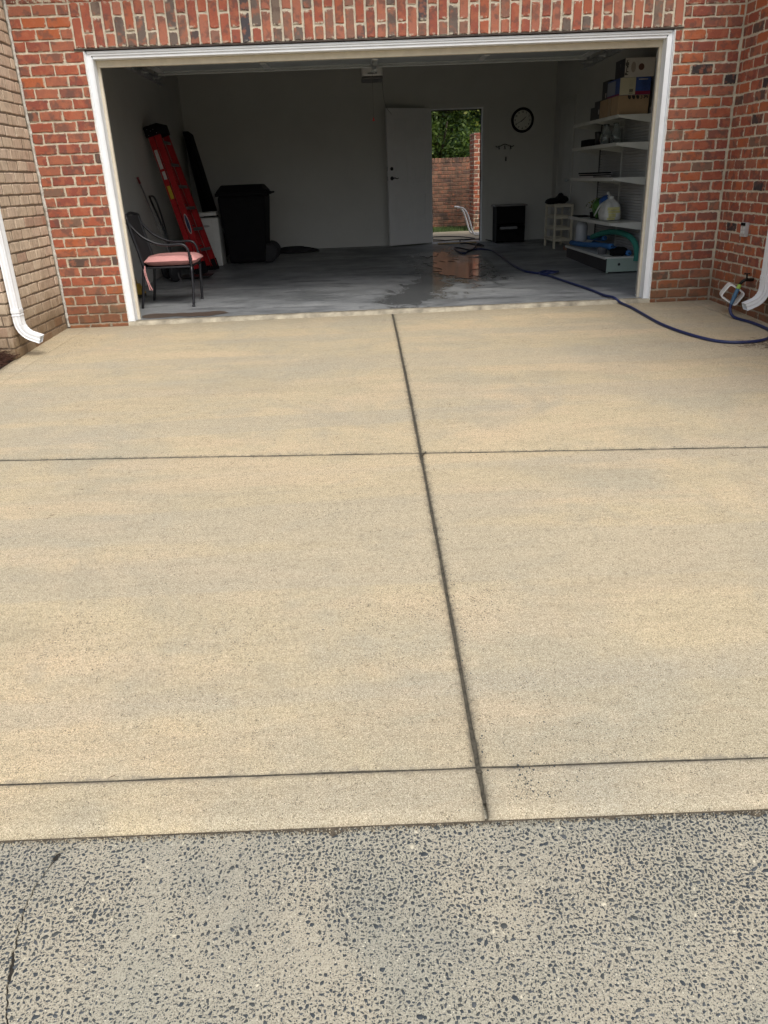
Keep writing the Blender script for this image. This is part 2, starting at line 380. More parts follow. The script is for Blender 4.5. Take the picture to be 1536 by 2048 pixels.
slab('apron_slab', lineA, lambda y: 5.42, lineC, lineE, .0030, nose=.040, ny=12)
slab('edge_slab', lambda y: -.60, lineL, zero, lambda x: -5.6, -.0035, nx=4)
slab('edge_slab', lineR, lambda y: 5.56, zero, lambda x: -5.7, -.0035, nx=4)
# joint filler, a few mm below the slab tops
b = MB(); N = 60
for i in range(N+1):
    y = -.01-5.815*i/N; x = lineA(y)
    for dx in (-.03, .03): b.v.append((x+dx, y, gz(y)-.0055-.003*abs(mnoise.noise(Vector((x+dx*9, y*11, 0))))))
for i in range(N): b.f.append((2*i, 2*i+1, 2*i+3, 2*i+2)); b.m.append(0)
for fn, d in ((lineB, .0035), (lineC, .0035)):
    o = len(b.v)
    for i in range(N+1):
        x = -.44+5.86*i/N; y = fn(x)
        for dy in (-.02, .02): b.v.append((x, y+dy, gz(y)-d-.004*max(0, mnoise.noise(Vector((x*4, d*900, 3))))-.002*mnoise.noise(Vector((x*23, d*900, 3)))))
    for i in range(N): b.f.append((o+2*i, o+2*i+2, o+2*i+3, o+2*i+1)); b.m.append(0)
for fx in (lambda y: lineL(y), lambda y: lineR(y)):
    o = len(b.v)
    for i in range(N+1):
        y = -.01-5.6*i/N; x = fx(y)
        for dx in (-.02, .02): b.v.append((x+dx, y, gz(y)-.007))
    for i in range(N): b.f.append((o+2*i, o+2*i+1, o+2*i+3, o+2*i+2)); b.m.append(0)
obj('joint_filler', b, M_joint, drive)
# grit lying along the joints and in places
def chips(N, sampler, smin, smax, zf, hh=.0012, flat=.6):
    pts = sampler(N); N = len(pts)
    K = 6; s = smin+(smax-smin)*rng.random(N)**2.3; s = np.where(rng.random(N) < .012, s+.3*smax+rng.random(N)*.35*smax, s)
    if N > 5000:      # keep the chips from overlapping: largest first on an occupancy grid
        o_ = np.argsort(-s); s = s[o_]; pts = pts[o_]; occ = set(); kp = []
        G = .0022
        for q in range(N):
            x, y = pts[q]; r = s[q]*.30; i0, i1, j0, j1 = int((x-r)//G), int((x+r)//G), int((y-r)//G), int((y+r)//G)
            cells = [(i, j) for i in range(i0, i1+1) for j in range(j0, j1+1)]
            if any(c in occ for c in cells): continue
            occ.update(cells); kp.append(q)
        s = s[kp]; pts = pts[kp]; N = len(s)
    asp = .38+.5*rng.random(N); ang = rng.random(N)*np.pi
    th = (np.arange(K)/K*2*np.pi)[None, :]+rng.uniform(-.42, .42, (N, K)); rad = s[:, None]/2*rng.uniform(.62, 1.2, (N, K))
    lx = rad*np.cos(th)*1.08; ly = rad*np.sin(th)*asp[:, None]
    X = pts[:, 0:1]+lx*np.cos(ang)[:, None]-ly*np.sin(ang)[:, None]; Y = pts[:, 1:2]+lx*np.sin(ang)[:, None]+ly*np.cos(ang)[:, None]
    Z = np.vectorize(zf)(pts[:, 1])[:, None]+hh*(.4+.8*rng.random((N, 1)))+np.zeros((N, K))
    top = np.stack([X*.5+pts[:, 0:1]*.5, Y*.5+pts[:, 1:2]*.5, Z+hh*.3], -1)
    top = np.stack([pts[:, 0:1]+(X-pts[:, 0:1])*.82, pts[:, 1:2]+(Y-pts[:, 1:2])*.82, Z], -1); bot = np.stack([X, Y, Z-hh*1.2-.0015], -1)
    V = np.concatenate([top, bot], 1).reshape(-1, 3)
    return V, N, K
def chip_obj(name, V, N, K, mats, parent=None, idx=None):
    me = bpy.data.meshes.new(name)
    loops = []; starts = []; tot = []
    base = (np.arange(N)*2*K)[:, None]
    topf = base+np.arange(K)[None, :]
    i = np.arange(K); j = (i+1) % K
    side = np.stack([base+i, base+K+i, base+K+j, base+j], -1)   # N,K,4
    nv = N*2*K; nl = N*K+N*K*4
    L = np.concatenate([topf, side.reshape(N, -1)], 1).reshape(-1)
    tots = np.tile(np.array([K]+[4]*K), N); st = np.concatenate([[0], np.cumsum(tots)[:-1]])
    me.vertices.add(nv); me.vertices.foreach_set('co', V.reshape(-1).astype('f'))
    me.loops.add(len(L)); me.loops.foreach_set('vertex_index', L.astype('i'))
    me.polygons.add(len(tots)); me.polygons.foreach_set('loop_start', st.astype('i')); me.polygons.foreach_set('loop_total', tots.astype('i'))
    for x in mats: me.materials.append(x)
    if idx is not None: me.polygons.foreach_set('material_index', np.repeat(idx, K+1).astype('i'))
    me.update(calc_edges=True); me.validate()
    o = bpy.data.objects.new(name, me); COL.objects.link(o); o.parent = parent; return o

# street of exposed aggregate, with a crack running through it
def sz(y): return gz(-5.87)-.022+.075*(y+5.87)
crackp = [(1.36, -5.86), (1.300, -5.885), (1.283, -5.93), (1.262, -6.02), (1.262, -6.097), (1.275, -6.16), (1.285, -6.227), (1.305, -6.28), (1.330, -6.34), (1.35, -6.45), (1.33, -6.7), (1.37, -7.2), (1.34, -8.5), (1.4, -14)]
b = MB()
def crx(y):
    for (x0, y0), (x1, y1) in zip(crackp, crackp[1:]):
        if y0 >= y >= y1: return .008*min(1, max(0, (-6.0-y)/.15))+x0+(x1-x0)*(y0-y)/(y0-y1)+.007*mnoise.noise(Vector((0, y*22, 0)))+.005*mnoise.noise(Vector((3, y*60, 0)))+.003*mnoise.noise(Vector((3, y*160, 0)))
    return crackp[-1][0]
def crw(y): return .0015+.0020*max(0, mnoise.noise(Vector((5, y*9, 0))))+.0012*abs(mnoise.noise(Vector((5, y*70, 0))))+.008*math.exp(-((y+5.895)/.020)**2)+.0035*math.exp(-((y+6.20)/.022)**2)+.0006
yy = [-5.80-.8*(i/220) for i in range(221)]+[-6.65, -6.8, -7.1, -7.6, -8.5, -10, -14]
for side in (0, 1):
    o = len(b.v); cols = [0, .05, .2, .5, 1]
    for y in yy:
        ystart = y
        for c_ in cols:
            if side == 0: x = (crx(max(y, -13.9) if y > -5.86 else y) if y <= -5.86 else crx(-5.861))-crw(y)-c_*40*(c_ if c_ < 1 else 1)
            else: x = (crx(y) if y <= -5.86 else crx(-5.861))+crw(y)+c_*40*(c_ if c_ < 1 else 1)
            b.v.append((x, y, sz(y)+.0015*mnoise.noise(Vector((x*4, y*4, 5)))))
    C_ = len(cols)
    for j in range(len(yy)-1):
        for i in range(C_-1):
            q = (o+j*C_+i, o+j*C_+i+1, o+(j+1)*C_+i+1, o+(j+1)*C_+i)
            b.f.append(q if side == 0 else q[::-1]); b.m.append(0)
    # crack wall
    o2 = len(b.v)
    for j, y in enumerate(yy): x, y_, z = b.v[o+j*C_]; b.v.append((x, y_, z-.02))
    for j in range(len(yy)-1): b.f.append((o+j*C_, o+(j+1)*C_, o2+j+1, o2+j)); b.m.append(0)
street = struct('street', b, M_street, 'exposed aggregate concrete street with a crack')
b = MB().box(1.1, 1.6, -14, -5.8, -.75, -.60)
b = MB()
for y in yy: b.v += [(crx(min(y, -5.861))-.03, y, sz(y)-.007), (crx(min(y, -5.861))+.03, y, sz(y)-.007)]
for j in range(len(yy)-1): b.f.append((2*j, 2*j+1, 2*j+3, 2*j+2)); b.m.append(0)
obj('crack_filler', b, noisy('crack_dirt', (.03, .027, .022), .95, .4, 60, .5), street)
# dirt and broken edge where apron meets street, plus painted contact shade
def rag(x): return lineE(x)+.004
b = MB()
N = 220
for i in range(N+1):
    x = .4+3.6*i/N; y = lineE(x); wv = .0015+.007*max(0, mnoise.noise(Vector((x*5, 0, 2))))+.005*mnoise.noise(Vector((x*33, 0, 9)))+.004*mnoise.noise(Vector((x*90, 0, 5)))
    wv += (.028*max(0, 1-abs(x-2.03)/.06)+.024*max(0, 1-abs(x-3.16)/.07)+.010*max(0, 1-abs(x-2.77)/.03)+.010*max(0, 1-abs(x-1.95)/.12)+.008*max(0, 1-abs(x-1.25)/.05))*(.7+.9*mnoise.noise(Vector((x*60, 1, 1))))  # dark patches widened here to stand in for contact shadow under the lip
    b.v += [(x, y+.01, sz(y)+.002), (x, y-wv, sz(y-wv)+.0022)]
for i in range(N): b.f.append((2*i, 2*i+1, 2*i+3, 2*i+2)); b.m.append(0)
M_dirt_shade = noisy('dirt_and_lip_shade', (.10, .082, .058), .95, .45, 70, 1, 200, bdist=.006)
obj('gutter_dirt_and_shade', b, M_dirt_shade, street)

M_chip = [mat('slate_chip_a', (.048, .056, .062), .7, spec=.3), mat('slate_chip_b', (.078, .086, .090), .7, spec=.3), mat('slate_chip_c', (.065, .07, .068), .7, spec=.3), mat('quartz_chip', (.55, .50, .38), .6)]
def edge_pts(N):
    x = rng.uniform(.6, 3.9, N); y = np.array([lineE(a) for a in x])-.002-np.abs(rng.normal(0, .007, N)); return np.stack([x, y], 1)
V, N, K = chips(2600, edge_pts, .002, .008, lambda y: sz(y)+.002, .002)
ed_ = chip_obj('edge_crumbs', V, N, K, [M_dirt_shade, M_street, M_chip[0], M_conc], street, rng.choice(4, N, p=[.4, .25, .15, .2])); ed_['kind'] = 'stuff'
def street_pts(N):
    p = np.stack([rng.uniform(.55, 3.9, N), rng.uniform(-6.85, -5.845, N)], 1)
    keep = []
    for x, y in p:
        d = .62+.70*mnoise.noise(Vector((x*2.6, y*3.0, 4)))+.55*mnoise.noise(Vector((x*8, y*8, 8)))+.12*(x-2)
        keep.append(rng.random() < max(.14, min(1, d))**1.3 and y < lineE(x)-.004 and abs(x-crx(y)) > .0045)
    return p[np.array(keep)]
V, N, K = chips(260000, street_pts, .0030, .0155, sz, .0008)
idx = rng.choice(4, N, p=[.44, .27, .282, .008]); agg = chip_obj('aggregate_chips', V, N, K, M_chip, street, idx); agg['kind'] = 'stuff'
# grit on the driveway
def grit_pts(N):
    P_ = []
    for _ in range(int(N*.25)):
        y = -rng.random()**.7*5.75; s_ = .25+.75*(y < -4); x = lineA(y)+rng.normal(0, .022)+(.02 if y < -4.5 else 0)
        if abs(x-lineA(y)) > .012: P_.append((x, y))
    for _ in range(int(N*.1)): P_.append((2.52+abs(rng.normal(0, .10)), -5.83+abs(rng.normal(0, .09))))
    for _ in range(int(N*.1)): P_.append((2.38+rng.normal(0, .18), -.32+rng.normal(0, .06)))
    for _ in range(int(N*.15)): P_.append((-.30+abs(rng.normal(0, .12)), -.95+rng.normal(0, .35)))
    for _ in range(int(N*.1)): P_.append((5.05+rng.normal(0, .15), -1.22+rng.normal(0, .12)))
    for _ in range(int(N*.12)): x = rng.uniform(-.2, 5.2); P_.append((x, lineB(x)+rng.normal(0, .02)))
    for _ in range(int(N*.18)): P_.append((rng.uniform(-.2, 5.2), -rng.random()*5.7))
    return np.array([q for q in P_ if q[1] > lineE(q[0])+.03 and q[1] < -.02])
V, N, K = chips(2000, grit_pts, .002, .009, gz, .0012)
gr = chip_obj('loose_grit', V, N, K, [M_chip[2]], drive); gr['kind'] = 'stuff'

# ------------------------------------------------------------ bricks
def brick_mesh(L, H, D, seed, mat, rough=.0030):
    r = random.Random(seed); b = MB()
    out = []
    c = .006; cc = [r.uniform(.4, 1.0)*c*(1 if r.random() > .12 else 2.4) for _ in range(4)]
    for (x, z) in ((cc[0], 0), (L*.35, 0), (L*.68, 0), (L-cc[1], 0), (L, cc[1]), (L, H-cc[2]), (L-cc[2], H), (L*.66, H), (L*.3, H), (cc[3], H), (0, H-cc[3]), (0, cc[0])):
        q = rough*(.35 if (x < c*3 and z < c*3) else 1); out.append((x+r.uniform(-q, q), z+r.uniform(-q, q)))
    n = len(out); cx, cz = L/2, H/2
    inn = [(cx+(x-cx)*(1-.012/L)+r.uniform(-.001, .001), cz+(z-cz)*(1-.012/H)) for x, z in out]
    b.v = [(x, 0+r.uniform(0, .0008), z) for x, z in inn]+[(x, .004+r.uniform(0, .0015), z) for x, z in out]+[(x, D, z) for x, z in out]
    b.f = [tuple(range(n))]+[(i, n+i, n+(i+1) % n, (i+1) % n) for i in range(n)]+[(n+i, 2*n+i, 2*n+(i+1) % n, n+(i+1) % n) for i in range(n)]
    me = bpy.data.meshes.new('brick'); me.from_pydata(b.v, [], b.f); me.materials.append(mat); me.update(); return me
def family(L, H, mat, n=6, rough=.0030, seed=0): return [brick_mesh(L, H, .03, seed+i, mat, rough) for i in range(n)]
PITCH_Z = .0849; BL = .2; BH = .0725; JT = .0125
F_red = family(BL-JT, BH, M_brick, 14); F_half = family(.09, BH, M_brick, 5, seed=50)
F_sold = [brick_mesh(.0710, .2105, .03, 90+i, M_sold) for i in range(12)]; F_solds = [brick_mesh(.0710, .0960, .03, 120+i, M_sold) for i in range(4)]
F_bei = family(BL-.010, BH+.002, M_beige, 6, .0018, 200); F_beih = family(.09, BH+.002, M_beige, 4, .0018, 240)
F_yard = family(.19, .066, M_yard, 5, .0018, 300); F_pil = family(.19, .066, M_brick, 5, .0018, 330)
def place(fam, parent, p, rot, sx=1, sz_=1, jit=.0022, name='brick'):
    me = random.choice(fam); o = bpy.data.objects.new(name, me); COL.objects.link(o); o.parent = parent
    q = Vector(p)-origin(parent)
    o.location = q+Vector((random.uniform(-jit, jit), random.uniform(-jit, jit), random.uniform(-jit, jit)))
    o.rotation_euler = (random.uniform(-.008, .008), random.uniform(-.008, .008), rot); o.scale = (sx, 1, sz_); return o
def run(start, end, k, off, pitch=BL, joint=JT):
    """list of (s0, len) pieces filling start..end with running-bond offset"""
    out = []; s = start-((off+(pitch/2 if k % 2 else 0)) % pitch)
    while s < end-.012:
        a = max(s, start); e = min(s+pitch-joint, end)
        if e-a > .018: out.append((a, e-a))
        s += pitch
    return out
def lay(parent, fam, half, fn, rot, s0, s1, k0, k1, off=0, z0=0.0, pz=PITCH_Z, full=BL-JT, joint=JT, bh=BH, stop=None, pitch=BL, skip=None):
    c = 0
    for k in range(k0, k1):
        for a, L in run(s0, s1, k, off, pitch, joint):
            if skip and skip(k, a, L): continue
            z = z0+k*pz+joint*.5
            if L < .11: place(half, parent, fn(a, z), rot, L/.09)
            else: place(fam, parent, fn(a, z), rot, L/full)
            c += 1
    return c

# --- the garage building: room, front brick wall, roof
garage = thing('brick_garage', (2.475, 0, 0), 'red brick garage with wide white framed opening and its door raised', 'garage')
FX0, FX1, TOPZ = -.57, 5.53, 3.15; HZ = 2.208
b = MB()
b.box(FX0-.3, 0, .008, .24, -.25, HZ+.02); b.box(4.95, FX1+.3, .008, .24, -.25, HZ+.02); b.box(FX0-.3, FX1+.3, .008, .24, HZ+.02, TOPZ)
fw = obj('front_wall', b, M_mortar, garage)
ff = lambda a, z: (a, 0, z)
cnt = 0
cnt += lay(fw, F_red, F_half, ff, 0, FX0+.012, -.004, -1, 26, off=.10)
cnt += lay(fw, F_red, F_half, ff, 0, 4.954, FX1-.008, -1, 26, off=.03)
SX0, SX1 = -.062, 5.012; ns = 59; ps = (SX1-SX0)/ns; SZ0 = HZ+.021
for i in range(ns):
    x = SX0+i*ps+.006
    if i % 2 == 0: place(F_sold, fw, (x, 0, SZ0), 0); place(F_solds, fw, (x, 0, SZ0+.2255), 0)
    else: place(F_solds, fw, (x, 0, SZ0), 0); place(F_sold, fw, (x, 0, SZ0+.111), 0)
    cnt += 2
cnt += lay(fw, F_red, F_half, ff, 0, FX0+.012, SX0-.006, 26, 29, off=.10)
cnt += lay(fw, F_red, F_half, ff, 0, SX1+.006, FX1-.008, 26, 28, off=.03)
# rest above the picture joined as one part
def joined_bricks(parent, fam, fn, rot, s0, s1, k0, k1, off, name='upper_brickwork', z0=0.0, pz=PITCH_Z, full=BL-JT, mat=M_brick, pitch=BL, joint=JT):
    b = MB()
    for k in range(k0, k1):
        for a, L in run(s0, s1, k, off, pitch, joint):
            me = random.choice(fam); T = Matrix.Translation(fn(a, z0+k*pz+joint*.5)) @ Matrix.Rotation(rot, 4, 'Z') @ Matrix.Diagonal((L/full, 1, 1, 1))
            b.add([T @ v.co for v in me.vertices], [tuple(p.vertices) for p in me.polygons])
    return obj(name, b, mat, parent, kind='stuff')
joined_bricks(fw, F_red, ff, 0, FX0+.012, FX1-.008, 30, 37, .1)
joined_bricks(fw, F_red, ff, 0, FX0+.012, SX0-.006, 29, 30, .1); joined_bricks(fw, F_red, ff, 0, SX1+.006, FX1-.008, 28, 30, .03)
print('front bricks', cnt)
obj('lintel', MB().box(-.075, 5.02, -.006, .10, HZ+.006, HZ+.017), M_lintel, garage)
# casing: brick mould, jamb, stop on three sides
def casing_side(x, s):
    g = MB(); X = lambda a, b_: (x+s*a, x+s*b_) if s > 0 else (x+s*b_, x+s*a)
    g.box(*X(0, .010), .010, .06, -.022, HZ); g.box(*X(.010, .048), .022, .06, -.022, HZ-.016); g.box(*X(.048, .056), .016, .24, -.022, HZ-.046)
    obj('side_jamb', g, M_white, garage, bevel=.003)
    g = MB(); g.box(*X(.056, .080), .115, .15, -.005, HZ-.10); obj('side_stop', g, M_cream, garage, bevel=.003)
casing_side(0, 1); casing_side(4.95, -1)
g = MB(); g.box(.0165, 4.9335, .012, .06, HZ-.018, HZ); g.box(.047, 4.903, .020, .058, HZ-.034, HZ-.018); g.box(.0565, 4.8935, .030, .24, HZ-.056, HZ-.034)
obj('head_jamb', g, M_white, garage, bevel=.003)
g = MB(); g.box(.0565, 4.8935, .115, .15, HZ-.108, HZ-.056); obj('head_stop', g, M_cream, garage, bevel=.003)
# caulk beads
def bead(pts, r, parent, name='caulk_bead', mat=M_caulk, sub=40):
    P0 = []; 
    for a, c_ in zip(pts, pts[1:]):
        for i in range(sub): P0.append(Vector(a).lerp(Vector(c_), i/sub))
    P0.append(Vector(pts[-1]))
    rs = [r*(.65+.7*abs(mnoise.noise(p*9))+.6*abs(mnoise.noise(p*31))) for p in P0]
    P1 = [p+Vector((mnoise.noise(p*13)*r*.35, mnoise.noise(p*17+Vector((5, 5, 5)))*r*.25, 0)) for p in P0]
    return obj(name, MB().tube(P1, rs, 6), mat, parent, smooth=True)
bead([(-.003, .006, -.02), (-.003, .006, HZ)], .0075, garage, sub=150); bead([(4.953, .006, -.02), (4.953, .006, HZ)], .0075, garage, sub=150)
bead([(FX0+.006, -.004, -.02), (FX0+.006, -.004, 3.0)], .013, garage, name='corner_caulk', mat=noisy('weathered_caulk', (.50, .48, .43), .8, .25, 50, .9, 60, bdist=.01), sub=200)

# room
XL, XR, YB, CZ = -.456, 5.492, 6.28, 2.75
DX0, DX1, DT, DB = 3.475, 4.325, 2.135, .103
def ip(mb, name='interior_wall', m=M_plaster): return obj(name, mb, m, garage)
ip(MB().box(XL-.1, XL, .241, YB+.15, -.2, CZ))
b = MB(); b.box(XL, DX0, YB, YB+.15, -.2, CZ); b.box(DX1, XR, YB, YB+.15, -.2, CZ); b.box(DX0, DX1, YB, YB+.15, DT, CZ); ip(b)
b = MB(); b.box(XR, XR+.1, .241, YB+.15, -.2, CZ); ip(b)
b = MB(); b.box(XL, .03, .241, .26, -.02, CZ); b.box(4.92, XR, .241, .26, -.02, CZ); b.box(.03, 4.92, .241, .26, 2.42, CZ); ip(b)
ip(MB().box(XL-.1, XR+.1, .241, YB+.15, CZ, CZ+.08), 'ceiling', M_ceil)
b = MB(); b.box(XL+.001, XL+.014, .30, YB, .02, .19); b.box(XL+.014, 2.9, YB-.014, YB, .10, .20); b.box(4.42, XR-.001, YB-.014, YB, .10, .20); b.box(XR-.013, XR-.001, 3.7, 5.0, .08, .19)
pass
M_ext = noisy('roof_shingle', (.09, .085, .08), .95, .3, 12, .6, 60)
b = MB(); b.add([(-.9, -.35, 3.1), (5.9, -.35, 3.1), (5.9, 3.4, 4.5), (-.9, 3.4, 4.5), (-.9, 6.9, 3.1), (5.9, 6.9, 3.1), (-.9, -.35, 3.18), (5.9, -.35, 3.18), (5.9, 3.4, 4.6), (-.9, 3.4, 4.6), (-.9, 6.9, 3.18), (5.9, 6.9, 3.18)],
      [(0, 3, 2, 1), (3, 4, 5, 2), (6, 7, 8, 9), (9, 8, 11, 10), (0, 1, 7, 6), (4, 10, 11, 5), (0, 6, 9, 10, 4, 3), (1, 2, 5, 11, 8, 7)])
obj('roof', b, M_ext, garage)
obj('soffit', MB().box(-.9, 5.9, -.35, .0, 3.04, 3.09), M_white, garage)
b = MB().box(XL-.12, XR+.12, YB+.151, YB+.26, -.2, DT) ; b = MB()
b.box(-.57, DX0-.03, YB+.151, YB+.26, -.2, 3.1); b.box(DX1+.03, 5.6, YB+.151, YB+.26, -.2, 3.1); b.box(DX0-.03, DX1+.03, YB+.151, YB+.26, DT+.03, 3.1)
obj('rear_wall', b, noisy('rear_brickwork', (.28, .12, .08), .9, .3, 12, .5, 60), garage)
# floor and sill
b = MB(); ny, nx = 40, 30
for j in range(ny+1):
    y = .075+(YB+.02-.075)*j/ny
    for i in range(nx+1):
        x = XL-.05+(XR-XL+.1)*i/nx; b.v.append((x, y, fz(y)+.0012*mnoise.noise(Vector((x*1.5, y*1.5, 0)))))
for j in range(ny):
    for i in range(nx): a = j*(nx+1)+i; b.f.append((a, a+1, a+nx+2, a+nx+1)); b.m.append(0)
struct('garage_floor', b, M_floor, 'grey concrete garage floor with damp patches', smooth=True)
b = MB(); N = 160
rows = []
for i in range(N+1):
    x = -.0+4.95*i/N; e = .006*mnoise.noise(Vector((x*6, 0, 0)))+.004*mnoise.noise(Vector((x*24, 0, 4)))
    q = .015+.018*mnoise.noise(Vector((x*3.1, 2, 0)))+.010*mnoise.noise(Vector((x*14, 2, 0)))
    b.v += [(x, -.028+e, -.032), (x, -.022+e, -.008), (x, -.008+e, .0015), (x, .060+q*.7+.010*mnoise.noise(Vector((x*1.1, 8, 0))), .0042), (x, .066+q*.7+.010*mnoise.noise(Vector((x*1.1, 8, 0))), -.02)]
for i in range(N):
    for k in range(4): b.f.append((5*i+k, 5*i+5+k, 5*i+6+k, 5*i+k+1)); b.m.append(0)
struct('door_sill', b, M_sill, 'worn pale concrete sill under the garage opening', smooth=True)

def water_patch(name, cx, cy, rx, ry, thr, mat, seed, lift=.002, step=.022, rot=0, label=None):
    b = MB(); ids = {}
    def val(x, y):
        u, v = (x-cx)/rx, (y-cy)/ry
        u, v = u*math.cos(rot)-v*math.sin(rot), u*math.sin(rot)+v*math.cos(rot)
        return 1-(u*u+v*v)**.5+.55*mnoise.noise(Vector((x*3+seed, y*1.8, seed)))+.35*mnoise.noise(Vector((x*10, y*6, seed+3)))-thr
    nx = int(2.6*rx/step); ny = int(2.6*ry/step/1.5)
    def vid(x, y):
        k = (round(x, 5), round(y, 5))
        if k not in ids: ids[k] = len(b.v); b.v.append((x, y, fz(y)+lift))
        return ids[k]
    for j in range(ny):
        for i in range(nx):
            x0 = cx-1.3*rx+i*step; y0 = cy-1.3*ry+j*step*1.5; c4 = [(x0, y0), (x0+step, y0), (x0+step, y0+step*1.5), (x0, y0+step*1.5)]
            vs = [val(*c) for c in c4]
            if max(vs) <= 0: continue
            poly = []
            for a in range(4):
                p, q, vp, vq = c4[a], c4[(a+1) % 4], vs[a], vs[(a+1) % 4]
                if vp > 0: poly.append(p)
                if (vp > 0) != (vq > 0): t = vp/(vp-vq); poly.append((p[0]+(q[0]-p[0])*t, p[1]+(q[1]-p[1])*t))
            if len(poly) >= 3:
                f = []
                for p in poly:
                    w_ = vid(*p)
                    if w_ not in f: f.append(w_)
                if len(f) >= 3: b.f.append(tuple(f)); b.m.append(0)
    return struct(name, b, mat, label, smooth=True)
water_patch('puddle', 3.46, 3.0, .40, 1.10, .30, M_water, 8.1, .0045, step=.016, label='shallow puddle on the garage floor reflecting the back door')
water_patch('puddle', 3.62, 2.25, .20, .35, .30, M_water, 3.3, .0047, step=.016, label='small puddle in front of the larger one on the garage floor')
water_patch('puddle', 3.30, 4.6, .24, .55, .45, M_water, 6.3, .0047, step=.016, label='broken wet patch between the puddle and the back door')
water_patch('damp_floor', .5, .26, .44, .13, .10, mat('brown_damp', (.10, .075, .06), .35), 4.4, .0035, label='brown damp patch beside the chair leg')

# back door in the rear wall
M_seal = noisy('door_weatherstrip', (.03, .03, .03), .8, .1)
dr = thing('back_door', (3.48, 6.27, .11), 'white six-panel door standing open at the rear of the garage', 'door')
hx, hy, fx, fy = 3.475, 6.262, 2.745, 5.90
ang = math.atan2(fy-hy, fx-hx); W_ = .813
MD = Matrix.Translation((hx, hy, .125)) @ Matrix.Rotation(ang, 4, 'Z')    # local x = from hinge to free edge; +y = towards the room
g = MB().box(0, W_, -.022, .022, 0, 2.02, M=MD); leaf = obj('door_leaf', g, M_door, dr, bevel=.002)
for (x0, x1) in ((.11, .36), (.45, .70)):
    for (z0, z1) in ((.22, .78), (.93, 1.60), (1.71, 1.89)):
        g = MB()
        for s_ in (1, -1):
            y0, y1 = (.0225, .031) if s_ > 0 else (-.031, -.0225)
            for bx in ((x0, x1, z0, z0+.016), (x0, x1, z1-.016, z1), (x0, x0+.016, z0+.0165, z1-.0165), (x1-.016, x1, z0+.0165, z1-.0165)):
                g.box(bx[0], bx[1], y0, y1, bx[2], bx[3], M=MD)
            ins = .04; g.box(x0+ins, x1-ins, y0, y1-.0 if s_ > 0 else y1, z0+ins, z1-ins, M=MD)
        obj('raised_panel', g, M_door, dr, bevel=.002)
def yb(c, r, l, y0, sgn): # knob lathe along local y
    return MD @ Matrix.Translation(c) @ Matrix.Rotation(-sgn*math.pi/2, 4, 'X')
for sgn in (1, -1):
    g = MB().lathe([(.03, 0), (.03, .008), (.022, .014), (.010, .018), (.010, .03)], (0, 0, 0), 16, M=yb((W_-.065, sgn*.022, 1.02), 0, 0, 0, sgn)); 
    g.lathe([(.027, 0), (.027, .010), (.02, .018), (.004, .02)], (0, 0, 0), 16, M=yb((W_-.065, sgn*.022, 1.16), 0, 0, 0, sgn))
    g.tube([(W_-.065, sgn*.052, 1.02), (W_-.10, sgn*.058, 1.025), (W_-.14, sgn*.056, 1.012), (W_-.175, sgn*.052, 1.022)], [.010, .010, .008, .006], 8, M=MD)
    obj('door_handle', g, M_black, dr, smooth=True)
obj('latch_plate', MB().box(W_, W_+.002, -.012, .012, .99, 1.05, M=MD).box(W_, W_+.002, -.012, .012, 1.13, 1.19, M=MD), M_steel, dr)
for z in (.2, 1.0, 1.8): obj('hinge', MB().tube([(hx-.004, hy-.012, .125+z), (hx-.004, hy-.012, .125+z+.09)], .007, 8), M_steel, dr)
fr = thing('door_frame', ((DX0+DX1)/2, YB, .1), 'painted frame round the open back doorway', 'door frame')
b = MB(); b.box(DX0-.085, DX0-.006, YB-.018, YB, .10, DT+.085); b.box(DX1+.006, DX1+.085, YB-.018, YB, .10, DT+.085); b.box(DX0-.0055, DX1+.0055, YB-.018, YB, DT+.006, DT+.085)
obj('casing', b, M_plaster, fr, bevel=.003)
b = MB(); b.box(DX0, DX0+.018, YB-.004, YB+.155, .10, DT); b.box(DX1-.018, DX1, YB-.004, YB+.155, .10, DT); b.box(DX0+.0185, DX1-.0185, YB-.004, YB+.155, DT-.018, DT)
obj('jamb', b, M_white, fr)
b = MB(); b.box(DX0+.018, DX0+.026, YB+.05, YB+.07, .10, DT-.018); b.box(DX1-.032, DX1-.018, YB+.05, YB+.07, .10, DT-.018); b.box(DX0+.026, DX1-.032, YB+.05, YB+.07, DT-.034, DT-.018)
obj('weatherstrip', b, M_seal, fr)
obj('strike_plate', MB().box(DX1-.0195, DX1-.0185, YB+.01, YB+.045, 1.05, 1.22), M_black, fr)
obj('threshold', MB().box(DX0, DX1, YB-.01, YB+.19, .085, .118), M_steel, fr, bevel=.004)

# ---------------------------------------------------------- raised overhead door
M_gdoor = noisy('garage_door_steel', (.36, .39, .40), .5, .08, 4, 0)
M_gdoor2 = noisy('garage_door_stile', (.5, .52, .53), .45, .1, 8, 0)
M_strut_hl = mat('strut_painted_highlight', (.75, .77, .78), .4)  # pale non-metal colour paints a highlight along the strut
od = thing('overhead_door', (2.475, 1.3, 2.27), 'grey sectional garage door raised flat under the ceiling', 'garage door')
for i in range(4):
    y0 = .22+i*.535; g = MB().box(.09, 4.86, y0+.003, y0+.530, 2.319, 2.359)
    g.box(.09, 4.86, y0+.003, y0+.035, 2.302, 2.3188); g.box(.09, 4.86, y0+.497, y0+.530, 2.302, 2.3188)
    obj('door_section', g, M_gdoor, od)
    for x in (.13, 1.30, 2.475, 3.65, 4.82):
        obj('stile', MB().box(x-.035, x+.035, y0+.036, y0+.4965, 2.304, 2.3186), M_gdoor2, od)
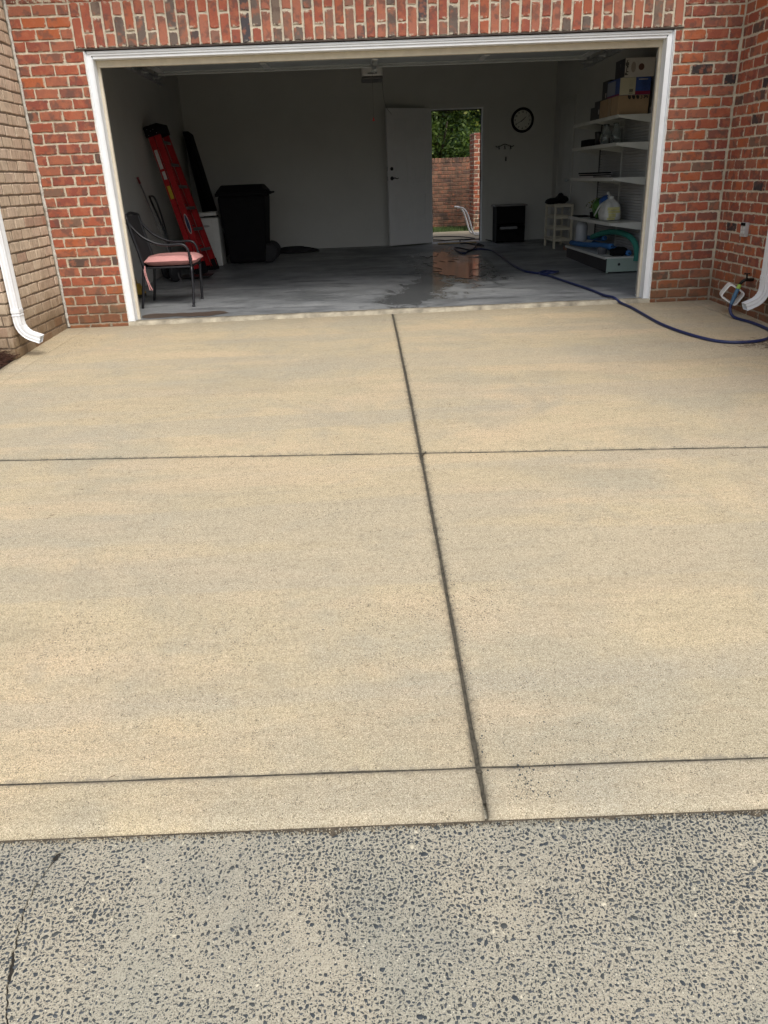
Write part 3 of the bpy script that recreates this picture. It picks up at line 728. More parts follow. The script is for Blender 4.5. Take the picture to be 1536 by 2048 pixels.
for i in range(1, 4):
    y = .22+i*.535
    for x in (.13, 1.30, 2.475, 3.65, 4.82):
        g = MB().box(x-.03, x+.03, y-.045, y+.045, 2.296, 2.3015); g.tube([(x-.03, y, 2.294), (x+.03, y, 2.294)], .006, 6); obj('hinge', g, M_steel, od)
g = MB().box(.09, 4.86, 2.352, 2.358, 2.2887, 2.359); g.box(.09, 4.86, 2.33, 2.352, 2.284, 2.2885); obj('strut', g, M_strut_hl, od)
g = MB().box(2.455, 2.495, 1.95, 2.33, 2.255, 2.296); g.box(2.44, 2.51, 2.28, 2.34, 2.235, 2.2545); obj('opener_bracket', g, M_steel, od)
for sx_, nm in ((.055, 'l'), (4.895, 'r')):
    tr = thing('door_track', (sx_, 1.4, 2.2), 'galvanised overhead door track on the %s of the garage' % ('left' if nm == 'l' else 'right'), 'track')
    s_ = 1 if nm == 'l' else -1
    xa, xb = sorted((sx_-.03*s_, sx_-.026*s_))
    g = MB().box(xa, xb, .42, 2.70, 2.225, 2.282); x0_, x1_ = sorted((sx_-.026*s_, sx_+.012*s_)); g.box(x0_, x1_, .42, 2.70, 2.222, 2.226); g.box(x0_, x1_, .42, 2.70, 2.281, 2.285)
    obj('horizontal_track', g, M_steel, tr)
    pts = [(sx_-.01*s_, .42-.22*math.sin(a), 2.25-.22+.22*math.cos(a)) for a in [k*math.pi/2/8 for k in range(9)]]
    obj('curved_track', MB().tube(pts, .02, 6, flat=.6), M_steel, tr)
    x0_, x1_ = sorted((sx_-.03*s_, sx_+.008*s_)); obj('vertical_track', MB().box(x0_, x1_, .185, .215, .02, 2.03), M_steel, tr)
    g = MB().box(*sorted((sx_-.034*s_, sx_-.0305*s_)), 2.56, 2.60, 2.2, 2.75); g.tube([(sx_-.032*s_, 2.35, 2.74), (sx_-.032*s_, 2.58, 2.28)], .012, 4)
    g.tube([(sx_-.032*s_, 1.9, 2.74), (sx_-.032*s_, 1.9, 2.28)], .012, 4); g.box(*sorted((sx_-.04*s_, sx_+.07*s_)), 2.50, 2.56, 2.286, 2.36)
    obj('hanger', g, M_steel, tr)
    g = MB(); 
    for y in (.26, .75, 1.29, 1.82, 2.3): g.tube([(sx_-.012*s_, y, 2.254), (sx_+.05*s_, y, 2.254)], .006, 6); g.tube([(sx_-.018*s_, y, 2.254), (sx_+.0*s_, y, 2.254)], .018, 10)
    obj('roller', g, M_gdoor2, tr)
# opener motor
op = thing('door_opener', (2.48, 3.25, 2.45), 'white garage door opener motor hanging from the ceiling', 'opener')
M_opener = noisy('opener_plastic', (.55, .55, .55), .45, .05, 6, 0); M_opd = noisy('opener_dark', (.10, .10, .10), .5, .1, 6, 0)
g = MB().box(2.352, 2.598, 3.05, 3.42, 2.275, 2.42); obj('housing', g, M_opener, op, bevel=.02)
g = MB().box(2.348, 2.602, 3.04, 3.43, 2.245, 2.272); obj('light_lens', g, M_opd, op, bevel=.01)
obj('bezel', MB().box(2.42, 2.53, 3.035, 3.0395, 2.30, 2.312), M_opd, op)
obj('rail', MB().box(2.465, 2.492, .3, 3.2, 2.425, 2.46), M_steel, op)
g = MB().tube([(2.40, 3.2, 2.42), (2.40, 3.2, 2.75)], .012, 6).tube([(2.56, 3.2, 2.42), (2.56, 3.2, 2.75)], .012, 6); obj('hanger', g, M_steel, op)
obj('arm', MB().tube([(2.478, 2.55, 2.42), (2.478, 2.50, 2.30), (2.478, 2.34, 2.24)], .012, 5), M_steel, op)
g = MB().tube(spline([(2.60, 3.3, 2.30), (2.61, 3.32, 2.12), (2.64, 3.4, 1.98), (2.72, 3.6, 1.9)], 5), .0022, 5); obj('wire', g, M_black, op)
rh = thing('release_handle', (2.458, 2.6, 1.79), 'small red emergency release handle on a cord', 'handle')
M_redp = mat('red_plastic', (.45, .015, .02), .4)
obj('grip', MB().box(2.445, 2.471, 2.59, 2.60, 1.770, 1.785).box(2.452, 2.464, 2.59, 2.60, 1.7855, 1.806), M_redp, rh, bevel=.003)
obj('cord', MB().tube([(2.458, 2.595, 1.806), (2.465, 2.6, 2.42)], .0015, 5), mat('grey_cord', (.12, .12, .12), .8), rh)

# ------------------------------------------------------------ right wing wall (red) and left neighbour wall (beige)
rw = thing('side_brick_wall', (5.55, -2, 0), 'red brick wall coming forward on the right of the garage', 'wall')
WX = 5.53
core = obj('mortar_core', MB().box(WX+.006, WX+.3, -4.5, .007, -.6, TOPZ), M_mortar, rw)
fr_ = lambda a, z: (WX, -a, z)
c2 = 0
for k in range(-2, 30):
    z = k*PITCH_Z; smax = 1.5 if k < 4 else (1.25 if k < 12 else (1.0 if k < 22 else .75))
    c2 += lay(core, F_red, F_half, fr_, -math.pi/2, .008, smax, k, k+1, off=.14)
    joined_bricks(core, F_red, fr_, -math.pi/2, smax+.004, 4.4, k, k+1, .14+smax-.004, name='outer_brickwork') if False else None
print('right', c2)
b = MB()
for k in range(-3, 37):
    smax = 1.5 if k < 4 else (1.25 if k < 12 else (1.0 if k < 22 else .75))
    if k >= 30 or k < -2: smax = .008
    for a, L in run(smax, 4.4, k, .14+(smax-.008), BL, JT):
        me = random.choice(F_red); T = Matrix.Translation(fr_(a, k*PITCH_Z+JT*.5)) @ Matrix.Rotation(-math.pi/2, 4, 'Z') @ Matrix.Diagonal((L/(BL-JT), 1, 1, 1))
        b.add([T @ v.co for v in me.vertices], [tuple(p.vertices) for p in me.polygons])
obj('outer_brickwork', b, M_brick, core, kind='stuff')
lw = thing('beige_brick_wall', (-.7, -.6, 0), 'weathered beige brick wall of the neighbouring house on the left', 'wall')
LX = -.577; LC = -1.215
core2 = obj('mortar_core', MB().box(LX-3.2, LX-.005, LC+.006, .0, -.6, TOPZ), M_mortard, lw)
fl_ = lambda a, z: (LX, LC+a, z); PZL = .0862
c3 = 0
for k in range(-2, 31):
    z = k*PZL
    s0 = 0.0 if z < 1.35 else min(.9, (z-1.35)*.62)
    c3 += lay(core2, F_bei, F_beih, fl_, math.pi/2, s0, 1.205, k, k+1, off=(.07+s0), pz=PZL, full=BL-.010, joint=.010, z0=.02)
b = MB()
for k in range(-3, 36):
    z = k*PZL; s0 = 0.0 if z < 1.35 else min(.9, (z-1.35)*.62)
    if k >= 31 or k < -2: s0 = 1.205
    if s0 > .02:
        for a, L in run(0, s0-.005, k, .07, BL, .01):
            me = random.choice(F_bei); T = Matrix.Translation(fl_(a, .02+z+.005)) @ Matrix.Rotation(math.pi/2, 4, 'Z') @ Matrix.Diagonal((L/(BL-.01), 1, 1, 1))
            b.add([T @ v.co for v in me.vertices], [tuple(p.vertices) for p in me.polygons])
ffl = lambda a, z: (LX-a, LC, z)
ffb = lambda a, z: (LX-3.0+a, LC, z)
for k in range(-3, 36):
    s1 = 3.0-.42 if 0 <= k < 16 else 3.0-.002
    for a, L in run(0, s1-(.0), k, .03, BL, .01):
        me = random.choice(F_bei); T = Matrix.Translation(ffb(a, .02+k*PZL+.005)) @ Matrix.Diagonal((L/(BL-.01), 1, 1, 1))
        b.add([T @ v.co for v in me.vertices], [tuple(p.vertices) for p in me.polygons])
obj('outer_brickwork', b, M_beige, core2, kind='stuff')
for k in range(0, 16):
    s1 = 3.0-.002
    for a, L in run(3.0-.412, s1, k, .03, BL, .01):
        place(F_bei if L > .11 else F_beih, core2, ffb(a, .02+k*PZL+.005), 0, L/(BL-.01) if L > .11 else L/.09); c3 += 1
print('left', c3)

# downspouts
M_gut = noisy('white_gutter_aluminium', (.80, .81, .82), .4, .06, 8, .05, 40)
def downspout(x, y, s, zb, xo, label, ztop=3.1, yo=0.0):
    """x wall-side x, s: +1 away from left wall (towards +X), outlet bends to +s"""
    t = thing('downspout', (x, y, 0), label, 'downspout')
    d, wd = .058, .078
    def ring(cx, cy, cz, ax, sc=1.0, rib=True):
        # section: in plane spanned by y axis and direction n (perp to path); ax = direction vector (dx,dz)
        nx, nz = -ax[1], ax[0]        # normal in xz-plane
        P = []
        def p(u, v): P.append((cx+nx*u*sc, cy+v*sc, cz+nz*u*sc))
        hd, hw = d/2, wd/2
        for v in (-1, -.6, -.35, -.1, .15, .4, .65, 1): p(hd-(.004 if v in (-.35, .15, .65) else 0)*(1 if abs(v) < 1 else 0), v*hw)
        for v in (.55, .2, -.2, -.55): pass
        for u in (.5, .1, -.1, -.5): p(u*hd*2*.8+0, hw-(.004 if u in (.1, -.5) else 0))
        for v in (1, .65, .4, .15, -.1, -.35, -.6, -1): p(-hd, v*hw)
        for u in (-.5, -.1, .1, .5): p(u*hd*1.6, -hw+(.004 if u in (.1, -.5) else 0))
        return P
    path = [((x, ztop), (0, -1)), ((x, zb+.30), (0, -1)), ((x, zb+.22), (0, -1))]
    R = .13
    for k in range(1, 6):
        a = k/5*math.radians(68); path.append(((x+s*R*(1-math.cos(a)), zb+.22-R*math.sin(a)), (s*math.sin(a), -math.cos(a))))
    a = math.radians(68); ex, ez = path[-1][0]; path.append(((ex+s*math.sin(a)*xo, ez-math.cos(a)*xo), (s*math.sin(a), -math.cos(a))))
    b = MB(); rs = []
    for i, ((px, pz), ax) in enumerate(path):
        sc = 1.0
        r_ = ring(px, y+yo*max(0, i-2)/6, pz, ax, sc); rs.append(len(b.v)); b.v += r_
        if 2 < i < len(path)-1:   # crimp groove
            r2 = ring(px+ax[0]*.004, y+yo*max(0, i-2)/6, pz+ax[1]*.004, ax, .95); rs.append(len(b.v)); b.v += r2
            r3 = ring(px+ax[0]*.009, y+yo*max(0, i-2)/6, pz+ax[1]*.009, ax, 1.0); rs.append(len(b.v)); b.v += r3
    n = len(r_)
    for a_, c_ in zip(rs, rs[1:]):
        for k in range(n): b.f.append((a_+k, a_+(k+1) % n, c_+(k+1) % n, c_+k)); b.m.append(0)
    o = obj('pipe', b, M_gut, t)
    so_ = o.modifiers.new('s', 'SOLIDIFY'); so_.thickness = .0015; so_.offset = -1
    g = MB().box(x-d/2-.004, x+d/2+.004, y-wd/2-.005, y+wd/2+.005, zb+.285, zb+.315); g2 = MB().box(x-d/2-.004, x+d/2+.004, y-wd/2-.004, y+wd/2+.004, zb+.262, zb+.272)
    obj('strap', g.add(g2.v, g2.f), M_gut, t, bevel=.002)
    g = MB()
    for q in (-.02, .02): g.lathe([(.003, 0), (.003, .002)], (0, 0, 0), 8, M=Matrix.Translation((x+s*(d/2+.004), y+q, zb+.30)) @ Matrix.Rotation(s*math.pi/2, 4, 'Y'))
    obj('rivet', g, M_steel, t)
    return t
downspout(LX+.045, -1.13, 1, .0, .07, 'white downspout on the beige brick wall with its outlet turned right')
downspout(WX-.045, -1.10, -1, .0, .07, 'white downspout on the red side wall with its outlet turned left')

# outlet box on right wall
ob = thing('outlet_box', (5.5, -.54, .62), 'grey weatherproof electrical outlet set in the red side wall', 'outlet')
M_ob = noisy('outlet_metal', (.5, .5, .49), .45, .1, 20, 0, metal=.3)
obj('cover_plate', MB().box(5.500, 5.529, -.60, -.505, .575, .690), M_ob, ob, bevel=.003)
g = MB()
for y in (-.572, -.533):
    for z in (.61, .645): g.lathe([(.014, 0), (.014, .004)], (0, 0, 0), 10, M=Matrix.Translation((5.4995, y, z)) @ Matrix.Rotation(-math.pi/2, 4, 'Y'))
obj('socket', g, mat('socket_white', (.6, .6, .58), .4), ob)
g = MB(); 
for y in (-.572, -.533): g.box(5.490, 5.4995, y-.012, y+.012, .664, .688)
obj('flip_cover', g, M_blackp, ob)

# faucet and white frame
fc = thing('garden_faucet', (5.5, -.80, .2), 'old dark wall faucet on the red side wall with hose attached', 'faucet')
M_brass = noisy('tarnished_brass', (.02, .017, .014), .45, .5, 40, .2, 90, metal=.6)
g = MB().tube([(5.53, -.80, .245), (5.46, -.80, .245), (5.44, -.80, .235), (5.415, -.80, .205)], [.014, .014, .014, .012], 8)
g.tube([(5.475, -.80, .245), (5.470, -.80, .29)], .008, 8); obj('spigot', g, M_brass, fc, smooth=True)
g = MB()
for k in range(6):
    a = k*math.pi/3; g.tube([(5.470, -.80, .293), (5.470+.02*math.cos(a), -.80+.026*math.sin(a), .298), (5.470+.026*math.cos(a), -.80+.034*math.sin(a), .293)], [.004, .005, .003], 6)
obj('handle', g, M_brass, fc, smooth=True)
wf = thing('hollow_frame', (5.45, -.66, .05), 'white hollow square plastic tube piece leaning at the faucet', 'tube piece')
M_wp = noisy('white_scuffed_plastic', (.74, .73, .70), .5, .1, 20, .1, 60)
MF = Matrix.Translation((5.415, -.70, .115)) @ Matrix.Rotation(math.radians(-18), 4, 'Z') @ Matrix.Rotation(math.radians(33), 4, 'Y')
b = MB(); rr = []
def rsq(h, v, r, n=4):
    o = []
    for (sx_, sz2, a0) in ((1, 1, 0), (-1, 1, 90), (-1, -1, 180), (1, -1, 270)):
        for k in range(n+1):
            a = math.radians(a0+90*k/n); o.append((sx_*(h-r)+r*math.cos(a), sz2*(v-r)+r*math.sin(a)))
    return o
outr = rsq(.080, .066, .026); innr = rsq(.069, .055, .018); n = len(outr)
for y, prof in ((-.04, outr), (.10, outr), (.10, innr), (-.04, innr)): b.v += [tuple(MF @ Vector((px, y, pz))) for px, pz in prof]
for a in range(4):
    c_ = (a+1) % 4
    for k in range(n): b.f.append((a*n+k, a*n+(k+1) % n, c_*n+(k+1) % n, c_*n+k)); b.m.append(0)
obj('tube_wall', b, M_wp, wf, smooth=False)

# hose
M_hose = noisy('blue_hose', (.016, .024, .085), .38, .15, 30, 0); M_green = mat('lime_plastic', (.28, .42, .06), .5); M_bluecap = noisy('hose_sleeve', (.05, .12, .20), .5, .1, 30, 0)
hs_ = thing('garden_hose', (4.6, 0, 0), 'long dark blue garden hose running from the wall faucet through the garage', 'hose')
r_ = .0125
outp = [(5.345, -.85, .06), (5.335, -.865, .01), (5.35, -.93, gz(-.93)+.016), (5.40, -1.14, gz(-1.14)+r_), (5.40, -1.45, gz(-1.45)+r_), (5.28, -1.66, gz(-1.66)+r_), (5.10, -1.75, gz(-1.75)+r_), (4.89, -1.70, gz(-1.7)+r_), (4.76, -1.45, gz(-1.45)+r_), (4.68, -1.03, gz(-1.03)+r_), (4.68, -.36, gz(-.36)+r_), (4.66, -.06, gz(-.06)+r_+.003), (4.62, .03, r_+.008), (4.585, .25, r_+.006)]
inn_ = [(4.56, .61), (4.47, 1.26), (4.40, 1.74), (4.345, 1.93), (4.37, 2.08), (4.47, 2.15), (4.56, 2.06), (4.55, 1.93), (4.46, 1.84), (4.37, 1.95), (4.28, 2.08), (4.22, 2.24), (4.20, 2.6), (4.20, 3.09), (4.24, 4.04), (4.24, 4.67), (4.13, 4.95), (4.0, 4.95), (3.86, 4.68), (3.78, 4.48), (3.73, 4.8), (3.74, 5.3)]
pts = outp+[(x, y, fz(y)+r_+.001+(.018 if i in (7, 8) else 0)) for i, (x, y) in enumerate(inn_)]
obj('outer_hose', MB().tube(spline(pts, 7), r_, 8), M_hose, hs_, smooth=True)
inn2 = [(3.74, 5.3), (3.80, 5.0), (3.90, 4.66), (4.02, 5.0), (4.15, 5.56), (4.19, 5.2), (4.10, 5.35), (3.98, 5.72), (3.93, 5.95), (3.95, 6.2)]
pts = [(x, y, fz(y)+r_+.003+(.02 if 0 < i < 8 else 0)) for i, (x, y) in enumerate(inn2)]+[(3.97, 6.32, .145), (4.05, 6.45, .132), (4.15, 6.6, .114), (4.25, 6.9, .113)]
obj('inner_hose', MB().tube(spline(pts, 6), r_*.95, 8), M_rubber, hs_, smooth=True)
pc = Vector((5.418, -.80, .205)); pe = Vector((5.345, -.85, .06)); dv = pe-pc
obj('green_coupling', MB().tube([pc, pc+dv*.22], .017, 12), M_green, hs_); obj('hose_sleeve', MB().tube([pc+dv*.22, pc+dv*.6, pe+dv*.05], [.0165, .0175, .014], 10), M_bluecap, hs_)
# dark cables across the back sill
cb = [[(3.52, 6.46, .113), (3.50, 6.55, .11), (3.7, 6.62, .11), (3.74, 6.8, .11), (3.6, 7.0, .11), (3.3, 7.15, .11)],
      [(3.45, 7.7, .11), (3.8, 7.75, .11), (4.1, 7.55, .11), (4.25, 7.2, .11), (4.3, 6.9, .11), (4.1, 6.75, .11)],
      [(3.7, 6.5, .125), (3.9, 6.47, .135), (4.15, 6.46, .135), (4.30, 6.38, .135), (4.44, 6.2, .125), (4.47, 6.1, .118)]]
for i, c_ in enumerate(cb):
    o = obj('cable', MB().tube(spline(c_, 6), .009, 6), M_rubber, None, smooth=True)
    tag(o, ['thin black cable curling on the patio just past the back sill', 'black cable looping farther out over the rear patio', 'black cable lying across the back door threshold toward the cabinet'][i], 'cable')
pl = obj('wood_plank', MB().box(3.56, 4.20, 6.00, 6.12, .105, .125, M=Matrix.Rotation(.0, 4, 'Z')), noisy('plank_wood', (.38, .28, .16), .8, .25, 20, .4, 60), None, bevel=.003)
tag(pl, 'short pale wooden plank on the floor at the back door', 'plank')
del_ = None

# needles and mulch
M_need = noisy('pine_straw', (.075, .032, .02), .9, .5, 40, 0); M_need2 = mat('dry_needles', (.11, .07, .04), .9)
def needles(name, N, fn, L, r, mat_, label, cat, parent=None):
    b = MB()
    for _ in range(N):
        x, y, z = fn(); a = random.uniform(0, 2*math.pi); e = random.gauss(0, .28); l = L*random.uniform(.5, 1.2); d = Vector((math.cos(a)*math.cos(e), math.sin(a)*math.cos(e), abs(math.sin(e))*.7))
        c = Vector((random.uniform(-.25, .25), random.uniform(-.25, .25), random.uniform(-.1, .2)))*l
        b.tube([Vector((x, y, z)), Vector((x, y, z))+d*l*.5+c*.4, Vector((x, y, z))+d*l], r, 3, cap=False)
    o = obj(name, b, mat_, parent)
    if label: tag(o, label, cat)
    o['kind'] = 'stuff'; return o
def mul():
    x = -.60-abs(random.gauss(0, .32)); y = random.uniform(-2.3, -1.22); t = min(1, (-.56-x)/.25, (-.2+2.4+y)/.4 if False else 1)
    return (x, y, gz(y)+.01+.11*max(0, min(1, (-.56-x)/.22))*random.uniform(.5, 1))
needles('pine_straw_mulch', 5200, mul, .08, .0016, [M_need], 'dark red pine straw mulch bed at the left edge of the driveway', 'mulch')
b = MB(); 
for j in range(9):
    for i in range(7):
        x = -.58-i*.25; y = -1.23-j*.55; b.v.append((x, y, gz(y)-.01+(.09*min(1, i*.8)+.01*mnoise.noise(Vector((x*5, y*5, 0)))) ))
for j in range(8):
    for i in range(6): a = j*7+i; b.f.append((a, a+7, a+8, a+1)); b.m.append(0)
struct('mulch_bed', b, noisy('mulch_soil', (.05, .028, .02), .95, .4, 40, 1, 90, bdist=.02), 'dark mulch soil beside the beige wall')
def ndl(): 
    x, y = random.gauss(5.17, .10), random.gauss(-1.80, .07)
    return (x, y, gz(y)+.002)
needles('dry_needles', 150, ndl, .055, .0009, M_need2, 'small tangle of dry needles on the concrete near the hose', 'debris')
def nd2():
    x, y = random.uniform(-.3, 5.2), random.uniform(-5.7, -.2)
    return (x, y, gz(y)+.001)
needles('litter_bits', 130, nd2, .022, .0009, M_need2, None, None, drive)
lf = MB(); lc = Vector((2.462, -3.60, gz(-3.6)+.004))
lf.add([lc+Vector(v) for v in ((0, 0, 0), (.014, .02, .006), (.03, .055, .004), (.018, .06, .001), (.004, .035, 0), (-.003, .012, 0))], [(0, 1, 2, 3, 4, 5)])
tag(obj('dead_leaf', lf, mat('brown_leaf', (.06, .045, .025), .8)), 'small dead leaf where the two driveway joints cross', 'leaf')

# ------------------------------------------------------------ interior things
# --- patio chair
ch = thing('patio_chair', (.2, 1.0, .015), 'black metal patio armchair with a pink seat cushion just inside the opening', 'chair')
yn, yf = .775, 1.235
nr = .014
def leg(pts, r=nr, nm='leg'): obj(nm, MB().tube(spline(pts, 4), r, 8), M_black, ch, smooth=True)
for y, dy in ((yn, -.02), (yf, .03)):
    leg([(-.055, y+dy, fz(y)), (-.02, y+dy*.6, .2), (.012, y, .41)])
    leg([(.475, y-.045 if y == yn else y-.01, fz(y)), (.487, y-.02, .2), (.495, y, .41)])
    ft = (.475, y-.045 if y == yn else y-.01)
    obj('foot_cap', MB().lathe([(.017, .0), (.017, .012), (.013, .02)], (ft[0], ft[1], fz(ft[1])+.001), 10), M_black, ch, smooth=True)
    arm = [(-.075, y, .86), (-.045, y, .80), (.05, y, .70), (.18, y, .635), (.30, y, .618), (.40, y, .622), (.455, y, .605), (.485, y, .55), (.492, y, .46), (.495, y, .41)]
    obj('armrest', MB().tube(spline(arm, 5), nr*.95, 8), M_black, ch, smooth=True)
    obj('collar', MB().lathe([(.013, 0), (.019, .008), (.013, .018), (.018, .034), (.021, .045), (.014, .060), (.018, .07), (.012, .08)], (.494, y, .435), 10), M_black, ch, smooth=True)
bn = [(-.085, 0, .905), (-.055, 0, .75), (-.01, 0, .55), (.018, 0, .40)]
for y in (yn, yf): obj('back_frame', MB().tube(spline([(a, y, c) for a, _, c in bn], 4), .018, 8), M_black, ch, smooth=True)
obj('back_rail', MB().tube(spline([(-.085, yn, .905), (-.10, (yn+yf)/2, .925), (-.085, yf, .905)], 5), .015, 8), M_black, ch, smooth=True)
g = MB(); S = spline([(a, 0, c) for a, _, c in bn], 4); g.v = [(p.x+dx, y, p.z) for dx in (0, .003) for p in S for y in (yn+.01, yf-.01)]
nS = len(S); g.f = [(2*i, 2*i+1, 2*i+3, 2*i+2) for i in range(nS-1)]+[(2*nS+2*i, 2*nS+2*i+2, 2*nS+2*i+3, 2*nS+2*i+1) for i in range(nS-1)]; g.m = [0]*len(g.f)
obj('sling', g, noisy('charcoal_mesh', (.018, .018, .02), .8, .2, 90, .3, 300), ch)
g = MB().box(.0, .50, yn, yf, .395, .412); obj('seat_frame', g, M_black, ch, bevel=.006)
# cushion
g = MB(); nx_, ny_ = 14, 12; cx0, cx1, cy0, cy1 = .018, .545, yn-.005, yf+.0
for top in (1, 0):
    for j in range(ny_+1):
        for i in range(nx_+1):
            u, v = i/nx_*2-1, j/ny_*2-1; e = (1-abs(u)**5)*(1-abs(v)**5); h = max(0, e)**.35
            x = cx0+(cx1-cx0)*(i/nx_); y = cy0+(cy1-cy0)*(j/ny_); zc = .464
            g.v.append((x, y, zc+(.056*h+.006*mnoise.noise(Vector((x*8, y*8, 0))) if top else -.05*h)))
n1 = (nx_+1)*(ny_+1)
for j in range(ny_):
    for i in range(nx_):
        a = j*(nx_+1)+i; g.f.append((a, a+1, a+nx_+2, a+nx_+1)); g.f.append((n1+a, n1+a+nx_+1, n1+a+nx_+2, n1+a+1)); g.m += [0, 0]
M_pink = noisy('faded_pink_canvas', (.62, .30, .28), .9, .12, 12, .5, 400)
cu = obj('seat_cushion', g, M_pink, ch, smooth=True)
g = MB()
for dx in (0, .012): g.tube(spline([(.03, yn-.012, .43), (.02+dx, yn-.022, .36), (.035+dx, yn-.02, .27), (.05+dx*2, yn-.02, .19)], 5), .005, 5, flat=.4)
obj('tie', g, M_pink, cu)
# --- pole and broom
pole = thing('mop_pole', (-.40, 2.9, 1.25), 'thin grey pole with red grip leaning on the left wall', 'pole')
a_, c_ = Vector((-.44, 2.87, 1.275)), Vector((-.06, 2.75, .05))
obj('shaft', MB().tube([a_.lerp(c_, .06), c_], .010, 8), noisy('grey_pole', (.16, .15, .15), .5, .1, 9, 0), pole, smooth=True); obj('grip', MB().tube([a_, a_.lerp(c_, .06)], .014, 8), mat('dark_red_grip', (.16, .015, .02), .5), pole)
bm_ = thing('broom', (-.30, 1.8, .03), 'yellow broom with wooden handle standing behind the left jamb', 'broom')
b0, b1 = Vector((-.30, 1.6, .16)), Vector((-.44, 1.45, .72))
obj('handle', MB().tube([b0, b1], .011, 8), noisy('broom_wood', (.22, .15, .07), .6, .15, 9, 0), bm_)
g = MB(); g.add([(-.32, 1.56, .17), (-.28, 1.56, .17), (-.28, 1.64, .17), (-.32, 1.64, .17), (-.345, 1.52, .06), (-.235, 1.52, .06), (-.235, 1.68, .06), (-.345, 1.68, .06)], [(0, 1, 2, 3), (0, 4, 5, 1), (1, 5, 6, 2), (2, 6, 7, 3), (3, 7, 4, 0)])
obj('cap', g, mat('yellow_plastic', (.45, .28, .03), .5), bm_, bevel=.004)
g = MB().box(-.342, -.238, 1.525, 1.675, .027, .0595); obj('bristles', g, noisy('dark_bristle', (.05, .045, .03), .9, .4, 90, 1, 200, bdist=.01), bm_)

# --- ladder
lad = thing('step_ladder', (.05, 3.5, .05), 'tall folded red fibreglass stepladder with black cap leaning on the left wall', 'ladder')
ub = Vector((.005, 3.42, fz(3.4)+.01)); ut = Vector((-.415, 3.52, 1.83)); uz = (ut-ub).normalized(); Lh = (ut-ub).length
vy = Vector((.16, 1, 0)).normalized(); vy = (vy-uz*vy.dot(uz)).normalized(); wx = vy.cross(uz).normalized()
ML = Matrix((wx, vy, uz)).transposed().to_4x4(); ML.translation = ub
M_fib = noisy('red_fibreglass', (.36, .012, .016), .4, .12, 12, 0); M_alu = noisy('dull_aluminium', (.16, .15, .15), .5, .15, 12, 0, metal=.4)
def wid(z): return .50-.20*z/Lh
def skewbox(g, x0, x1, ya, yb_, z0, z1):  # ya,yb_ functions of z
    vs = [ML @ Vector((x, f(z), z)) for x in (x0, x1) for f in (ya, yb_) for z in (z0, z1)]
    g.add(vs, [(0,1,3,2),(4,6,7,5),(0,4,5,1),(2,3,7,6),(0,2,6,4),(1,5,7,3)])
for s in (0, 1):
    for (x0, x1, nm) in ((.085, .165, 'front_rail'), (0, .070, 'rear_rail')):
        g = MB(); base = (lambda z, s=s: s*wid(z))
        skewbox(g, x0, x1, base, lambda z, b=base, s=s: b(z)+(.004 if s == 0 else -.004), 0, Lh-.02)
        for xx in ((x0, x0+.006), (x1-.006, x1)): skewbox(g, xx[0], xx[1], lambda z, b=base, s=s: b(z)+(.0042 if s == 0 else -.0042), lambda z, b=base, s=s: b(z)+(.03 if s == 0 else -.03), 0, Lh-.02)
        obj(nm, g, M_fib, lad)
for k in range(6):
    z = .28+k*.27
    g = MB(); skewbox(g, .09, .16, lambda q: .006, lambda q: wid(q)-.006, z, z+.008); skewbox(g, .155, .16, lambda q: .006, lambda q: wid(q)-.006, z-.03, z-.0005)
    obj('step', g, M_alu, lad)
    g = MB(); skewbox(g, .03, .045, lambda q: .006, lambda q: wid(q)-.006, z+.05, z+.065); obj('rear_brace', g, M_alu, lad)
g = MB().box(-.02, .185, -.03, .33, Lh-.10, Lh+.03, M=ML); obj('top_cap', g, M_blackp, lad, bevel=.018)
g = MB()
for (x, z) in ((.03, .02), (.07, -.01), (.03, -.05), (.11, .0), (.14, -.05)): g.lathe([(.005, 0), (.004, .003)], (0, 0, 0), 8, M=ML @ Matrix.Translation((x, -.031, Lh-.03+z)) @ Matrix.Rotation(math.pi/2, 4, 'X'))
obj('rivet', g, M_steel, lad)
for s in (0, 1):
    g = MB(); yb0 = s*wid(0); g.box(.08, .17, yb0-.006, yb0+.034 if s == 0 else yb0+.006, -.02, .13, M=ML) if s == 0 else g.box(.08, .17, yb0-.034, yb0+.006, -.02, .13, M=ML)
    g.box(-.005, .075, yb0-.006 if s == 0 else yb0-.034, yb0+.034 if s == 0 else yb0+.006, -.02, .06, M=ML)
    obj('foot', g, M_blackp, lad, bevel=.006)
def sticker(x0, x1, z0, z1, mat_, nm='sticker'): obj(nm, MB().box(x0, x1, -.0012, -.0002, z0, z1, M=ML), mat_, lad)
M_wl = noisy('worn_white_label', (.50, .50, .48), .6, .2, 40, 0)
sticker(.015, .060, 1.33, 1.56, M_wl); sticker(.02, .062, 1.20, 1.30, M_wl); sticker(.02, .064, .96, 1.12, mat('yellow_label', (.50, .38, .03), .6))
g = MB().disc((0, 0, 0), .028, M=ML @ Matrix.Translation((.125, -.0012, .62)) @ Matrix.Rotation(math.pi/2, 4, 'X'), ry=.13); obj('oval_badge', g, M_wl, lad)
g = MB().disc((0, 0, 0), .020, M=ML @ Matrix.Translation((.125, -.0022, .62)) @ Matrix.Rotation(math.pi/2, 4, 'X'), ry=.115); obj('badge_centre', g, mat('badge_blue', (.02, .03, .08), .5), lad)

